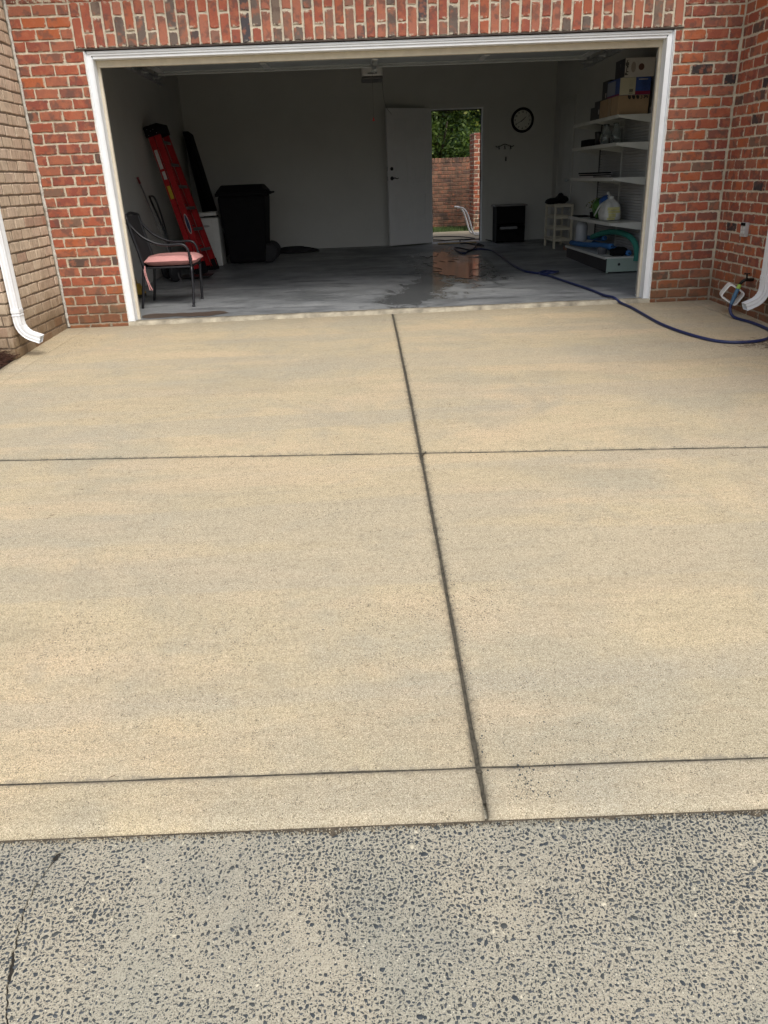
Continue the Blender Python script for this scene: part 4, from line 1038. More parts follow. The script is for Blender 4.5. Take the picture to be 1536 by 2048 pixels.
# --- folded dark board in the corner
o = obj('folded_board', MB().add([(-.40, 5.85, 1.93), (-.31, 5.85, 1.93), (.10, 5.55, fz(5.5)), (-.14, 5.75, fz(5.7)), (-.40, 6.22, 1.90), (-.31, 6.22, 1.90), (.10, 6.05, fz(6)), (-.14, 6.2, fz(6.2))], [(0, 3, 2, 1), (4, 5, 6, 7), (0, 1, 5, 4), (1, 2, 6, 5), (2, 3, 7, 6), (3, 0, 4, 7)]), M_dark, None, bevel=.006)
tag(o, 'tall black folded board leaning into the rear left corner', 'board')
# --- hand truck behind chair
ht = thing('hand_truck', (-.2, 2.8, .05), 'dark hand truck with a black wheel behind the patio chair', 'hand truck')
g = MB()
g.lathe([(.10, -.03), (.115, -.02), (.12, 0), (.115, .02), (.10, .03)], (0, 0, 0), 20, M=Matrix.Translation((-.12, 2.75, .165)) @ Matrix.Rotation(math.pi/2, 4, 'Y') @ Matrix.Rotation(.3, 4, 'X')); obj('wheel', g, M_rubber, ht, smooth=True)
g = MB().lathe([(.10, -.03), (.115, -.02), (.12, 0), (.115, .02), (.10, .03)], (0, 0, 0), 20, M=Matrix.Translation((-.30, 3.1, .17)) @ Matrix.Rotation(math.pi/2, 4, 'Y') @ Matrix.Rotation(.3, 4, 'X')); obj('wheel', g, M_rubber, ht, smooth=True)
g = MB().tube([(-.12, 2.75, .165), (-.30, 3.1, .17)], .009, 6); g.tube(spline([(-.14, 2.85, .12), (-.22, 2.95, .6), (-.36, 3.05, 1.0), (-.40, 3.2, 1.05), (-.37, 3.35, 1.0), (-.26, 3.2, .6), (-.20, 3.1, .12)], 5), .013, 7); obj('frame', g, M_black, ht, smooth=True)
obj('toe_plate', MB().box(-.1, .28, 2.9, 3.2, .075, .083), M_black, ht)
# --- white bin/cabinet
wc = thing('white_storage_box', (.08, 4.45, .08), 'white box with a recessed oval handle standing between ladder and bin', 'box')
M_wb = noisy('white_box_plastic', (.55, .55, .53), .55, .06, 6, 0)
obj('body', MB().box(-.16, .24, 4.3, 4.68, fz(4.4), .73), M_wb, wc, bevel=.012)
obj('front_panel', MB().box(-.13, .15, 4.292, 4.2985, .12, .70), M_wb, wc, bevel=.003)
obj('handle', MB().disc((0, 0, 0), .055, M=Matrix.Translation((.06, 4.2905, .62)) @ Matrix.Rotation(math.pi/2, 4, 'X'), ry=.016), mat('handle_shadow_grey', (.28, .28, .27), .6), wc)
obj('lid', MB().box(-.165, .245, 4.295, 4.685, .7305, .78, M=Matrix.Translation((0, 0, .02)) @ Matrix.Rotation(-.03, 4, 'Y')), M_wb, wc, bevel=.008)
# --- wheeled bin
tb = thing('wheeled_bin', (.6, 4.7, .08), 'large black wheeled rubbish bin with closed lid at the rear left', 'bin')
zb_ = fz(4.6)+.02
g = MB(); bot = (.33, .86, 4.38, 4.98); top = (.26, .93, 4.30, 5.08)
def frus(g, a, za, c, zc): g.add([(a[0], a[2], za), (a[1], a[2], za), (a[1], a[3], za), (a[0], a[3], za), (c[0], c[2], zc), (c[1], c[2], zc), (c[1], c[3], zc), (c[0], c[3], zc)], [(3, 2, 1, 0), (4, 5, 6, 7), (0, 1, 5, 4), (1, 2, 6, 5), (2, 3, 7, 6), (3, 0, 4, 7)])
frus(g, bot, zb_, top, 1.0); obj('body', g, M_blackp, tb, bevel=.03)
obj('rim', MB().box(.235, .955, 4.275, 5.10, 1.0, 1.045), M_blackp, tb, bevel=.012)
g = MB(); frus(g, (.24, .95, 4.28, 5.09), 1.046, (.32, .87, 4.36, 5.0), 1.145); obj('lid', g, M_blackp, tb, bevel=.02)
g = MB().tube([(.955, 4.35, 1.02), (1.0, 4.38, 1.03), (1.0, 4.98, 1.03), (.955, 5.0, 1.02)], .014, 8); g.box(.93, .985, 4.4, 4.46, .99, 1.07); obj('handle', g, M_blackp, tb)
for y in (4.42, 5.02): obj('wheel', MB().lathe([(.09, -.03), (.13, -.025), (.135, 0), (.13, .025), (.09, .03)], (0, 0, 0), 20, M=Matrix.Translation((.90, y, fz(4.7)+.135)) @ Matrix.Rotation(math.pi/2, 4, 'X')), M_rubber, tb, smooth=True)
o = obj('embossed_plate', MB().box(.48, .62, 4.325, 4.331, .72, .75), noisy('grey_print', (.06, .06, .06), .6, .5, 90, 0), tb)
# --- flat black mat/coil
o = obj('coiled_hose', (lambda g: [g.tube([(1.17+(.12+.045*k)*math.cos(a)*1.3, 5.85+(.10+.035*k)*math.sin(a), fz(5.8)+.02+.012*(4-k) if k < 4 else fz(5.8)+.02) for a in [i*2*math.pi/24 for i in range(25)]], .020, 6) for k in range(5)] and g)(MB()), M_rubber, None, smooth=True)
tag(o, 'flat coil of black hose on the floor against the back wall', 'hose coil')

# --- black cabinet
cab = thing('black_cabinet', (4.73, 6.0, .1), 'small black open-front cabinet with grey top right of the back door', 'cabinet')
cz0 = .1; cz1 = .66; ca, cc_ = 4.50, 4.97; cya, cyb = 5.86, 6.22
obj('side_panel', MB().box(ca, ca+.018, cya, cyb, cz0, cz1), M_dark, cab); obj('side_panel', MB().box(cc_-.018, cc_, cya, cyb, cz0, cz1), M_dark, cab)
obj('back_panel', MB().box(ca+.018, cc_-.018, cyb-.01, cyb, cz0, cz1), M_dark, cab); obj('top', MB().box(ca-.03, cc_+.03, cya-.02, cyb+.005, cz1, cz1+.022), noisy('grey_top', (.20, .19, .19), .6, .1, 10, 0), cab, bevel=.003)
obj('drawer_front', MB().box(ca+.019, cc_-.019, cya+.002, cya+.02, cz0+.30, cz1-.004), M_dark, cab, bevel=.003); obj('shelf', MB().box(ca+.018, cc_-.018, cya+.01, cyb-.01, cz0+.26, cz0+.275), M_dark, cab)
obj('lower_door', MB().box(ca+.019, cc_-.019, cya+.002, cya+.02, cz0+.03, cz0+.19), M_dark, cab, bevel=.003)
obj('shelf', MB().box(ca+.018, cc_-.018, cya+.01, cyb-.01, cz0+.195, cz0+.205), M_dark, cab)
o = obj('papers', MB().box(4.57, 4.86, 5.92, 6.1, cz0+.206, cz0+.245), noisy('grey_papers', (.22, .22, .23), .7, .2, 30, 0)); tag(o, 'pale papers lying in the slot of the black cabinet', 'papers')

# --- clock
ck = thing('wall_clock', (4.96, YB-.03, 1.93), 'round wall clock with thick black rim and white face above the hooks', 'clock')
MC = Matrix.Translation((4.96, YB-.002, 1.925)) @ Matrix.Rotation(math.pi/2, 4, 'X')
def ringm(g, r0, r1, z0, z1, n=40):
    v = []; 
    for r, z in ((r0, z0), (r1-.008, z1*.8), (r1, z0*0+z1), (r1+(r0-r1)*.5, z1+.006), (r0, z1*.5)): pass
    prof = [(r1, 0), (r1, z1*.7), ((r0+r1)/2, z1), (r0, z1*.6), (r0, 0)]
    for r, z in prof:
        for k in range(n): v.append(MC @ Vector((r*math.cos(2*math.pi*k/n), r*math.sin(2*math.pi*k/n), z)))
    g.add(v, [(i*n+k, i*n+(k+1) % n, (i+1)*n+(k+1) % n, (i+1)*n+k) for i in range(4) for k in range(n)])
g = MB(); ringm(g, .145, .182, 0, .035); obj('rim', g, M_blackp, ck, smooth=True)
obj('face', MB().disc((0, 0, .010), .146, M=MC, n=36), noisy('clock_face', (.62, .62, .56), .6, .03, 5, 0), ck)
M_ink = mat('black_ink', (.015, .015, .015), .7)
def text(name, s, size, M, mat_, parent, bold=.0, align='CENTER', sx=1):
    cu = bpy.data.curves.new(name, 'FONT'); cu.body = s; cu.size = size; cu.align_x = align; cu.align_y = 'CENTER'; cu.extrude = .0004; cu.offset = bold
    to = bpy.data.objects.new(name+'_src', cu); COL.objects.link(to); dg = bpy.context.evaluated_depsgraph_get(); dg.update()
    me = bpy.data.meshes.new_from_object(to.evaluated_get(dg)); bpy.data.objects.remove(to)
    me.transform(Matrix.Translation(-origin(parent)) @ M @ Matrix.Diagonal((sx, 1, 1, 1))); me.materials.clear(); me.materials.append(mat_)
    o = bpy.data.objects.new(name, me); COL.objects.link(o); o.parent = parent; return o
for h in range(1, 13):
    a = math.pi/2-h*math.pi/6; text('numeral', str(h), .036, MC @ Matrix.Translation((.118*math.cos(a), .118*math.sin(a), .0112)), M_ink, ck, .0008)
text('dial_text', 'EST', .022, MC @ Matrix.Translation((0, .045, .0112)), M_ink, ck) if False else None
def hand(ang, L, w_):
    d = Vector((math.cos(ang), math.sin(ang))); n_ = Vector((-d.y, d.x))*w_; t_ = -d*.03
    return MB().prism([tuple(t_+n_), tuple(t_-n_), tuple(d*L-n_*.5), tuple(d*L+n_*.5)], .0135, .0150, M=MC)
obj('hour_hand', hand(math.pi/2-math.radians(50), .075, .006), M_ink, ck); g = hand(math.pi/2-math.radians(240), .115, .004); obj('minute_hand', g, M_ink, ck)
# hooks
hk = thing('hook_rail', (4.68, YB-.01, 1.55), 'small black ironwork rail of three hooks below the clock', 'hook rail')
obj('scroll_bar', MB().tube(spline([(4.535, YB-.01, 1.565), (4.56, YB-.01, 1.548), (4.61, YB-.01, 1.560), (4.685, YB-.01, 1.585), (4.76, YB-.01, 1.560), (4.80, YB-.01, 1.548), (4.835, YB-.01, 1.562)], 5), .007, 6), M_black, hk, smooth=True)
for x in (4.59, 4.685, 4.78): obj('hook', MB().tube(spline([(x, YB-.008, 1.565), (x, YB-.012, 1.53), (x, YB-.03, 1.517), (x, YB-.04, 1.53)], 4), .008, 6), M_black, hk, smooth=True)
o = obj('key_holder', MB().box(4.694, 4.718, YB-.022, YB-.001, 1.335, 1.40), M_blackp, None, bevel=.006); tag(o, 'small black remote holder on the wall under the hook rail', 'holder')
sw = thing('switch_plate', (4.65, YB, 1.24), 'white wall switch plate with three rockers left of the clock', 'switch')
obj('plate', MB().box(4.575, 4.725, YB-.006, YB-.0005, 1.19, 1.31), M_plaster, sw, bevel=.002)
for x in (4.605, 4.65, 4.695): obj('rocker', MB().box(x-.012, x+.012, YB-.010, YB-.0065, 1.225, 1.275), M_plaster, sw, bevel=.001)

# --- side door on right wall (towards the house)
sdr = thing('house_door', (XR, 5.45, .09), 'closed white door with casing in the right garage wall', 'door')
b = MB(); b.box(XR-.018, XR-.001, 5.05, 5.12, .09, 2.16); b.box(XR-.018, XR-.001, 5.93, 6.0, .09, 2.16); b.box(XR-.018, XR-.001, 5.1205, 5.9295, 2.09, 2.16); obj('casing', b, M_plaster, sdr, bevel=.003)
obj('leaf', MB().box(XR-.008, XR-.001, 5.1205, 5.9295, .095, 2.0895), M_plaster, sdr)
for (z0, z1) in ((.25, .85), (1.0, 1.95)):
    for (y0, y1) in ((5.2, 5.48), (5.57, 5.85)): obj('panel', MB().box(XR-.012, XR-.0085, y0, y1, z0, z1), M_plaster, sdr, bevel=.002)
obj('knob', MB().lathe([(.01, 0), (.01, .03), (.025, .04), (.022, .06), (.005, .065)], (0, 0, 0), 12, M=Matrix.Translation((XR-.008, 5.18, 1.02)) @ Matrix.Rotation(-math.pi/2, 4, 'Y')), M_steel, sdr, smooth=True)

# --- shoe rack
sr_ = thing('shoe_rack', (5.3, 4.95, .08), 'narrow white wooden slat rack beside the shelving', 'rack')
M_rack = noisy('rack_paint', (.50, .46, .36), .6, .1, 9, 0)
rx0, rx1, ry0, ry1 = 5.17, 5.42, 4.68, 5.25
for x in (rx0, rx1):
    for y in (ry0, ry1): obj('post', MB().box(x-.016, x+.016, y-.016, y+.016, fz(y), .70), M_rack, sr_, bevel=.002)
for z in (.20, .36, .52, .68):
    for x in (rx0, rx1): obj('side_rail', MB().box(x-.009, x+.009, ry0+.017, ry1-.017, z-.02, z+.012), M_rack, sr_)
    for y in (ry0+.04, ry0+.2, ry0+.36, ry1-.05): obj('slat', MB().box(rx0+.01, rx1-.01, y-.012, y+.012, z+.0125, z+.021), M_rack, sr_)
    obj('end_rail', MB().box(rx0+.017, rx1-.017, ry0-.009, ry0+.009, z-.02, z+.012), M_rack, sr_)
g = MB()
def blob(g, c, r, seed, n=10, m=7):
    vs = []
    for j in range(m+1):
        for i in range(n):
            th = math.pi*j/m; ph = 2*math.pi*i/n; d = Vector((math.sin(th)*math.cos(ph), math.sin(th)*math.sin(ph), math.cos(th)))
            k = 1+.25*mnoise.noise(d*2+Vector((seed, 0, 0))); vs.append((c[0]+d.x*r[0]*k, c[1]+d.y*r[1]*k, c[2]+d.z*r[2]*k))
    g.add(vs, [(j*n+i, (j+1)*n+i, (j+1)*n+(i+1) % n, j*n+(i+1) % n) for j in range(m) for i in range(n)])
g = MB(); blob(g, (5.19, 4.9, .745), (.13, .12, .045), 3); blob(g, (5.32, 4.95, .76), (.10, .15, .06), 7); blob(g, (5.14, 4.86, .735), (.09, .06, .035), 9); blob(g, (5.33, 5.05, .80), (.05, .07, .05), 12)
o = obj('black_cloth', g, M_blackp, None, smooth=True); tag(o, 'crumpled black cloth bag on top of the white rack', 'bag')
o = obj('loose_brick', MB().box(5.28, 5.37, 4.35, 4.55, fz(4.4), fz(4.4)+.055), M_brick, None, bevel=.004); tag(o, 'single reddish brick on the floor by the rack', 'brick')

# --- shelving unit
sh = thing('metal_shelving', (5.28, 2.7, .04), 'white metal store shelving with slatted back along the right garage wall', 'shelving')
M_sh = noisy('shelf_enamel', (.56, .57, .54), .45, .06, 6, 0); M_bk = noisy('shelf_back_panel', (.40, .40, .40), .6, .05, 6, 0); M_kick = noisy('dark_kickplate', (.03, .03, .035), .55, .2, 6, 0); M_end = noisy('green_grey_enamel', (.30, .38, .34), .5, .06, 6, 0)
SY0, SYM, SY1 = 1.80, 2.71, 3.62; SXF, SXB = 5.09, 5.455
for y in (SY0+.012, SYM, SY1-.012):
    obj('upright', MB().box(SXB, SXB+.034, y-.014, y+.014, fz(y)+.02, 1.82), M_sh if y < 3 else M_kick, sh)
for (a, c_) in ((SY0+.03, SYM-.018), (SYM+.018, SY1-.03)):
    z = .22
    while z < 1.76:
        obj('back_slat', MB().box(SXB+.006, SXB+.026, a, c_, z, z+.0275), M_bk, sh, bevel=.003); z += .031
bays = ((SY0, SYM-.002), (SYM+.002, SY1))
for z in (1.69, 1.415, 1.06, .585):
    for (a, c_) in bays:
        g = MB().box(SXF, SXB, a, c_, z-.006, z); g.box(SXF-.004, SXF+.004, a, c_, z-.034, z+.003); obj('shelf', g, M_sh, sh, bevel=.0015)
        for yy_ in (a-.003, c_+.0005):
            P_ = [(SXF+.006, z-.003), (SXB+.004, z-.003), (SXB+.004, z-.085), (SXB-.05, z-.08), (SXF+.006, z-.028)]
            g = MB(); g.add([(x, yy_, q) for x, q in P_]+[(x, yy_+.0025, q) for x, q in P_], [(4, 3, 2, 1, 0), (5, 6, 7, 8, 9)]+[(i, (i+1) % 5, 5+(i+1) % 5, 5+i) for i in range(5)]); obj('bracket', g, M_sh, sh)
for (a, c_) in bays:
    g = MB().box(SXF-.02, SXB, a, c_, .195, .212); g.box(SXF-.024, SXF-.0202, a, c_, .185, .213); obj('base_deck', g, M_sh, sh, bevel=.002)
    obj('kickplate', MB().box(SXF, SXF+.012, a, c_, fz(2)+.01, .1948), M_kick, sh)
obj('end_panel', MB().box(SXF+.013, SXB, SY0-.004, SY0, fz(2)+.015, .1948).box(SXF-.004, SXF+.0128, SY0-.008, SY0+.01, fz(2)+.002, .1948), M_end, sh)
obj('end_hole', MB().disc((0, 0, 0), .016, M=Matrix.Translation((SXF+.14, SY0-.0048, .13)) @ Matrix.Rotation(math.pi/2, 4, 'X')), M_black, sh)
obj('foot_base', MB().box(SXB-.005, SXB+.03, SY0-.01, SY0+.03, fz(2)+.02, .21), M_sh, sh, bevel=.003)

# items on shelves
def box_item(name, x0, x1, y0, y1, z0, z1, m_, label, cat='box', bev=.003):
    t = thing(name, ((x0+x1)/2, (y0+y1)/2, z0), label, cat); obj('carton', MB().box(x0, x1, y0, y1, z0, z1), m_, t, bevel=bev); return t
M_card = noisy('brown_cardboard', (.33, .23, .14), .85, .1, 8, .1, 200); M_pkd = noisy('dark_printed_card', (.035, .035, .045), .5, .2, 8, 0); M_pkw = noisy('white_printed_card', (.52, .49, .47), .5, .05, 8, 0)
M_pkb = noisy('blue_printed_card', (.03, .07, .26), .45, .35, 14, 0); M_pkr = mat('magenta_print', (.22, .01, .05), .5); M_cream2 = mat('cream_print', (.50, .47, .35), .5); M_tape = mat('packing_tape', (.30, .20, .12), .3)
zt = 1.6905
t = box_item('cardboard_box', 5.095, 5.43, 1.85, 2.52, zt, 1.877, M_card, 'brown cardboard box at the bottom of the stack on the top shelf')
obj('tape', MB().box(5.0938, 5.0948, 2.1, 2.2, zt+.002, 1.875), M_tape, t)
g = MB(); YF = 1.8485
def stroke(g, pts, r, y, flat=.15):
    P_ = [Vector((x, y, z)) for x, z in pts]
    for a, c_ in zip(P_, P_[1:]):
        d = (c_-a).normalized(); n_ = Vector((-d.z, 0, d.x))*r; e = Vector((0, .001, 0))
        vs = [a-n_, a+n_, c_+n_, c_-n_]; g.add(vs+[v+e for v in vs], [(0, 1, 2, 3), (7, 6, 5, 4), (0, 4, 5, 1), (1, 5, 6, 2), (2, 6, 7, 3), (3, 7, 4, 0)])
for k, x in enumerate((5.21, 5.255, 5.30)):
    g.disc((0, 0, 0), .013, M=Matrix.Translation((x, YF, 1.856)) @ Matrix.Rotation(math.pi/2, 4, 'X') @ Matrix.Rotation(.5, 4, 'Z'), ry=.021, n=14)
    stroke(g, [(x+.012, 1.874), (x+.018, 1.85), (x+.008, 1.836)], .0035, YF-.0005)
stroke(g, [(5.345, 1.872), (5.352, 1.845), (5.335, 1.838)], .004, YF); stroke(g, [(5.37, 1.842), (5.40, 1.868), (5.412, 1.842)], .006, YF); stroke(g, [(5.37, 1.866), (5.415, 1.860)], .005, YF-.0008)
obj('print_marks', g, M_ink, t)
t = box_item('flat_carton', 5.10, 5.435, 1.85, 2.29, 1.878, 2.045, M_pkb, 'blue and white printed carton between the other boxes on the top shelf')
obj('print_panel', MB().box(5.1003, 5.27, 1.8488, 1.8498, 1.880, 2.043), M_cream2, t)
obj('print_panel', MB().box(5.0988, 5.0998, 2.0, 2.28, 1.90, 2.03), mat('pale_blue_print', (.22, .24, .30), .5), t)
obj('print_stripe', MB().box(5.2705, 5.4345, 1.8488, 1.8498, 1.880, 1.912), M_pkr, t); obj('print_stripe', MB().box(5.0988, 5.0998, 1.855, 2.28, 1.880, 1.893), M_pkr, t)
obj('print_stripe', MB().box(5.30, 5.40, 1.8478, 1.8498, 2.02, 2.028), M_pkw, t)
g = MB()
for k in range(10): g.box(5.205+k*.0042, 5.205+k*.0042+.0022, 1.8472, 1.8486, 1.905, 1.935)
g.box(5.20, 5.245, 1.8472, 1.8486, 1.892, 1.897); obj('barcode', g, M_ink, t)
g = MB()
for k in range(6): g.box(5.20, 5.24, 1.8474, 1.8486, 1.955+k*.011, 1.9575+k*.011)
obj('print_lines', g, mat('grey_ink', (.3, .29, .25), .6), t)
t = box_item('appliance_box', 5.125, 5.445, 1.80, 2.12, 2.046, 2.222, M_pkw, 'white appliance box with large black lettering, topmost on the shelving')
obj('side_print', MB().box(5.1235, 5.1248, 1.80, 2.12, 2.047, 2.221), M_pkd, t)
ME_ = Matrix.Translation((5.148, 1.7993, 2.132)) @ Matrix.Rotation(math.pi/2, 4, 'X') @ Matrix.Rotation(math.pi/2, 4, 'Z')
text('lettering', 'Breville', .047, ME_, M_ink, t, .0022)
g = MB().disc((0, 0, 0), .026, M=Matrix.Translation((5.215, 1.7992, 2.135)) @ Matrix.Rotation(math.pi/2, 4, 'X'), ry=.050); obj('picture_bread', g, mat('grey_print_oval', (.30, .26, .23), .6), t)
g = MB().disc((0, 0, 0), .031, M=Matrix.Translation((5.30, 1.7992, 2.135)) @ Matrix.Rotation(math.pi/2, 4, 'X'), ry=.032); obj('picture_bowl', g, mat('brown_print_round', (.12, .05, .04), .6), t)
MS_ = Matrix.Translation((5.1228, 1.95, 2.165)) @ Matrix.Rotation(-math.pi/2, 4, 'Z') @ Matrix.Rotation(math.pi/2, 4, 'X')
text('side_lettering', 'B', .045, MS_, mat('grey_letters', (.22, .22, .22), .5), t)
t = box_item('dark_carton', 5.13, 5.40, 2.32, 2.58, 1.878, 2.075, M_pkd, 'dark narrow carton standing behind the blue printed carton')
obj('print_panel', MB().box(5.1285, 5.1298, 2.42, 2.45, 1.90, 1.95), M_pkw, t)
t = box_item('dark_carton', 5.12, 5.40, 2.54, 2.82, zt, 1.89, M_pkd, 'upright dark carton next to the brown box on the top shelf')
obj('print_panel', MB().box(5.1185, 5.1198, 2.62, 2.65, 1.75, 1.80), M_pkw, t)
t = box_item('dark_carton', 5.14, 5.40, 2.84, 3.05, zt, 1.84, M_pkd, 'lowest dark carton at the far end of the top shelf')
# shelf 2
z2 = 1.4155
o = obj('speaker_box', MB().box(5.14, 5.34, 3.02, 3.40, z2, z2+.085), M_dark, None, bevel=.006); tag(o, 'low dark case on the second shelf behind the cup', 'case')
o = obj('tumbler', MB().lathe([(.034, 0), (.042, .12), (.045, .155), (.040, .156), (.036, .02)], (5.19, 2.82, z2), 16), M_black, None, smooth=True); tag(o, 'tall black tumbler on the second shelf', 'cup')
M_glass = mat('clear_glass', (.9, .95, .95), .03, trans=.95, ior=1.45)
for i, (x, y) in enumerate(((5.22, 2.62), (5.27, 2.40))):
    o = obj('glass_vase', MB().lathe([(.045, 0), (.065, .03), (.070, .09), (.045, .16), (.032, .20), (.036, .225), (.033, .225), (.029, .20), (.042, .16), (.066, .09), (.06, .03), (.02, .006)], (x, y, z2), 18), M_glass, None, smooth=True)
    tag(o, ['clear glass vase beside the black tumbler', 'clear glass vase nearest the front of the second shelf'][i], 'vase')
o = obj('dark_jar', MB().lathe([(.03, 0), (.035, .01), (.035, .07), (.02, .085), (.02, .1)], (5.26, 2.52, z2), 12), M_dark); tag(o, 'small dark jar between the two glass vases', 'jar')
# shelf 3
z3 = 1.0605
bk = thing('tray_stack', (5.25, 3.1, z3), 'stack of thin books and dark trays on the middle shelf', 'books')
for i, (m_, h_, dx) in enumerate(((M_pkw, .022, 0), (M_dark, .012, .01), (M_pkw, .008, .02), (M_dark, .016, .0))):
    zz = z3+sum((.022, .012, .008, .016)[:i])+.0005*i; obj('book', MB().box(5.13+dx, 5.36+dx, 2.75+dx, 3.4-dx, zz, zz+h_), m_, bk, bevel=.002)
o = obj('metal_level', MB().box(5.12, 5.14, 2.05, 2.70, z3, z3+.022), M_alu, None, bevel=.002); tag(o, 'long thin metal bar lying on the middle shelf', 'bar')
# shelf 4
z4 = .5855
def bagmesh(g, c, r, h, seed, n=22, m=14):
    vs = []
    for j in range(m+1):
        t_ = j/m; rr_ = (math.sin(min(1, t_*1.6+.28)*math.pi/2) if t_ < .62 else math.cos((t_-.62)/.38*math.pi/2)**.6)*.98+.03
        for i in range(n):
            a = 2*math.pi*i/n; k = 1+.09*mnoise.noise(Vector((math.cos(a)*2.5, math.sin(a)*2.5, t_*3+seed)))+.035*math.sin(a*9+seed+t_*2)*t_
            vs.append((c[0]+math.cos(a)*r[0]*rr_*k, c[1]+math.sin(a)*r[1]*rr_*k, c[2]+h*t_))
    g.add(vs, [(j*n+i, j*n+(i+1) % n, (j+1)*n+(i+1) % n, (j+1)*n+i) for j in range(m) for i in range(n)]+[tuple(range(n-1, -1, -1)), tuple(m*n+i for i in range(n))])
M_bag = noisy('translucent_bag_plastic', (.55, .56, .54), .4, .14, 14, .3, 40)
M_bag.node_tree.nodes['Principled BSDF'].inputs['Subsurface Weight'].default_value = .0
bg_ = thing('plastic_bag', (5.24, 2.3, z4), 'full knotted white plastic bag with yellow print on the fourth shelf', 'bag')
def sack(g, c, r, h, seed, n=40, m=22):
    vs = []
    for j in range(m+1):
        t_ = j/m; prof = [(0, .80), (.06, .97), (.3, 1.0), (.55, .93), (.72, .74), (.84, .42), (.92, .20), (1.0, .30)]
        for (a0, b0), (a1, b1) in zip(prof, prof[1:]):
            if a0 <= t_ <= a1: rr_ = b0+(b1-b0)*(t_-a0)/(a1-a0); break
        for i in range(n):
            a = 2*math.pi*i/n; k = 1+.13*mnoise.noise(Vector((math.cos(a)*1.8, math.sin(a)*1.8, t_*2.5+seed)))+.06*mnoise.noise(Vector((math.cos(a)*6, math.sin(a)*6, t_*9+seed)))
            k += .10*max(0, t_-.45)*math.sin(a*11+seed+3*t_)
            e = (abs(math.cos(a))**4+abs(math.sin(a))**4)**-.25
            vs.append((c[0]+math.cos(a)*r[0]*rr_*k*e*.93, c[1]+math.sin(a)*r[1]*rr_*k*e*.93, c[2]+h*t_))
    g.add(vs, [(j*n+i, j*n+(i+1) % n, (j+1)*n+(i+1) % n, (j+1)*n+i) for j in range(m) for i in range(n)]+[tuple(range(n-1, -1, -1)), tuple(m*n+i for i in range(n))])
g = MB(); sack(g, (5.235, 2.3, z4+.001), (.115, .17), .27, 2); obj('bag_body', g, M_bag, bg_, smooth=True)
g = MB(); blob(g, (5.235, 2.3, z4+.25), (.026, .035, .022), 4)
g.tube(spline([(5.235, 2.3, z4+.25), (5.20, 2.27, z4+.30), (5.17, 2.25, z4+.31)], 4), [.012, .014, .018, .022, .024, .022, .018, .012, .006], 6, flat=.3)
g.tube(spline([(5.20, 2.36, z4+.22), (5.15, 2.44, z4+.16), (5.11, 2.50, z4+.05)], 4), [.02, .025, .03, .034, .036, .036, .034, .03, .024], 6, flat=.3); obj('knot', g, M_bag, bg_, smooth=True)
M_yel = noisy('pale_yellow_print', (.50, .48, .22), .5, .2, 25, 0)
for (x0, x1, za, zc) in ((5.15, 5.29, .12, .155), (5.16, 5.30, .09, .115), (5.165, 5.25, .045, .085), (5.15, 5.24, .015, .04)):
    g = MB(); nn_ = 8
    for i in range(nn_+1):
        x = x0+(x1-x0)*i/nn_; u = (x-5.235)/.13; y = 2.3-.172*(max(.05, 1-abs(u)**3.5))**.28-.014
        g.v += [(x, y, z4+za), (x, y, z4+zc)]
    for i in range(nn_): g.f.append((2*i, 2*i+2, 2*i+3, 2*i+1)); g.m.append(0)
    obj('print_block', g, M_yel, bg_)
sn = thing('snack_bags', (5.24, 2.75, z4), 'green and blue printed packet standing behind the white bag', 'packet')
g = MB(); bagmesh(g, (5.25, 2.72, z4+.001), (.10, .12), .25, 6); obj('green_packet', g, noisy('green_print', (.05, .13, .03), .4, .9, 22, 0), sn, smooth=True)
g = MB(); bagmesh(g, (5.27, 2.58, z4+.10), (.08, .10), .18, 9); obj('blue_packet', g, noisy('blue_print', (.02, .08, .28), .35, .6, 20, 0), sn, smooth=True)
pp = thing('potted_plant', (5.25, 2.95, z4), 'small yellow green artificial plant on the fourth shelf', 'plant')
obj('pot', MB().lathe([(.035, 0), (.05, .07), (.045, .07)], (5.24, 2.98, z4), 14), M_dark, pp)
g = MB()
for _ in range(60):
    a = random.uniform(0, 6.28); e = random.uniform(.2, 1.4); r0_ = random.uniform(.04, .13); c = Vector((5.24+math.cos(a)*math.cos(e)*r0_, 2.98+math.sin(a)*math.cos(e)*r0_, z4+.08+math.sin(e)*r0_*1.2)); d = Vector((random.gauss(0, 1), random.gauss(0, 1), random.gauss(0, 1))).normalized()*.018; n_ = d.orthogonal().normalized()*.009
    g.add([c-d, c-n_, c+d, c+n_], [(0, 1, 2, 3)])
obj('leaves', g, noisy('plant_leaf', (.20, .22, .04), .6, .5, 40, 0), pp, kind='stuff')
o = obj('dark_tray', MB().box(5.12, 5.3, 3.25, 3.55, z4, z4+.012), M_dark, None, bevel=.003); tag(o, 'thin dark tray at the far end of the fourth shelf', 'tray')
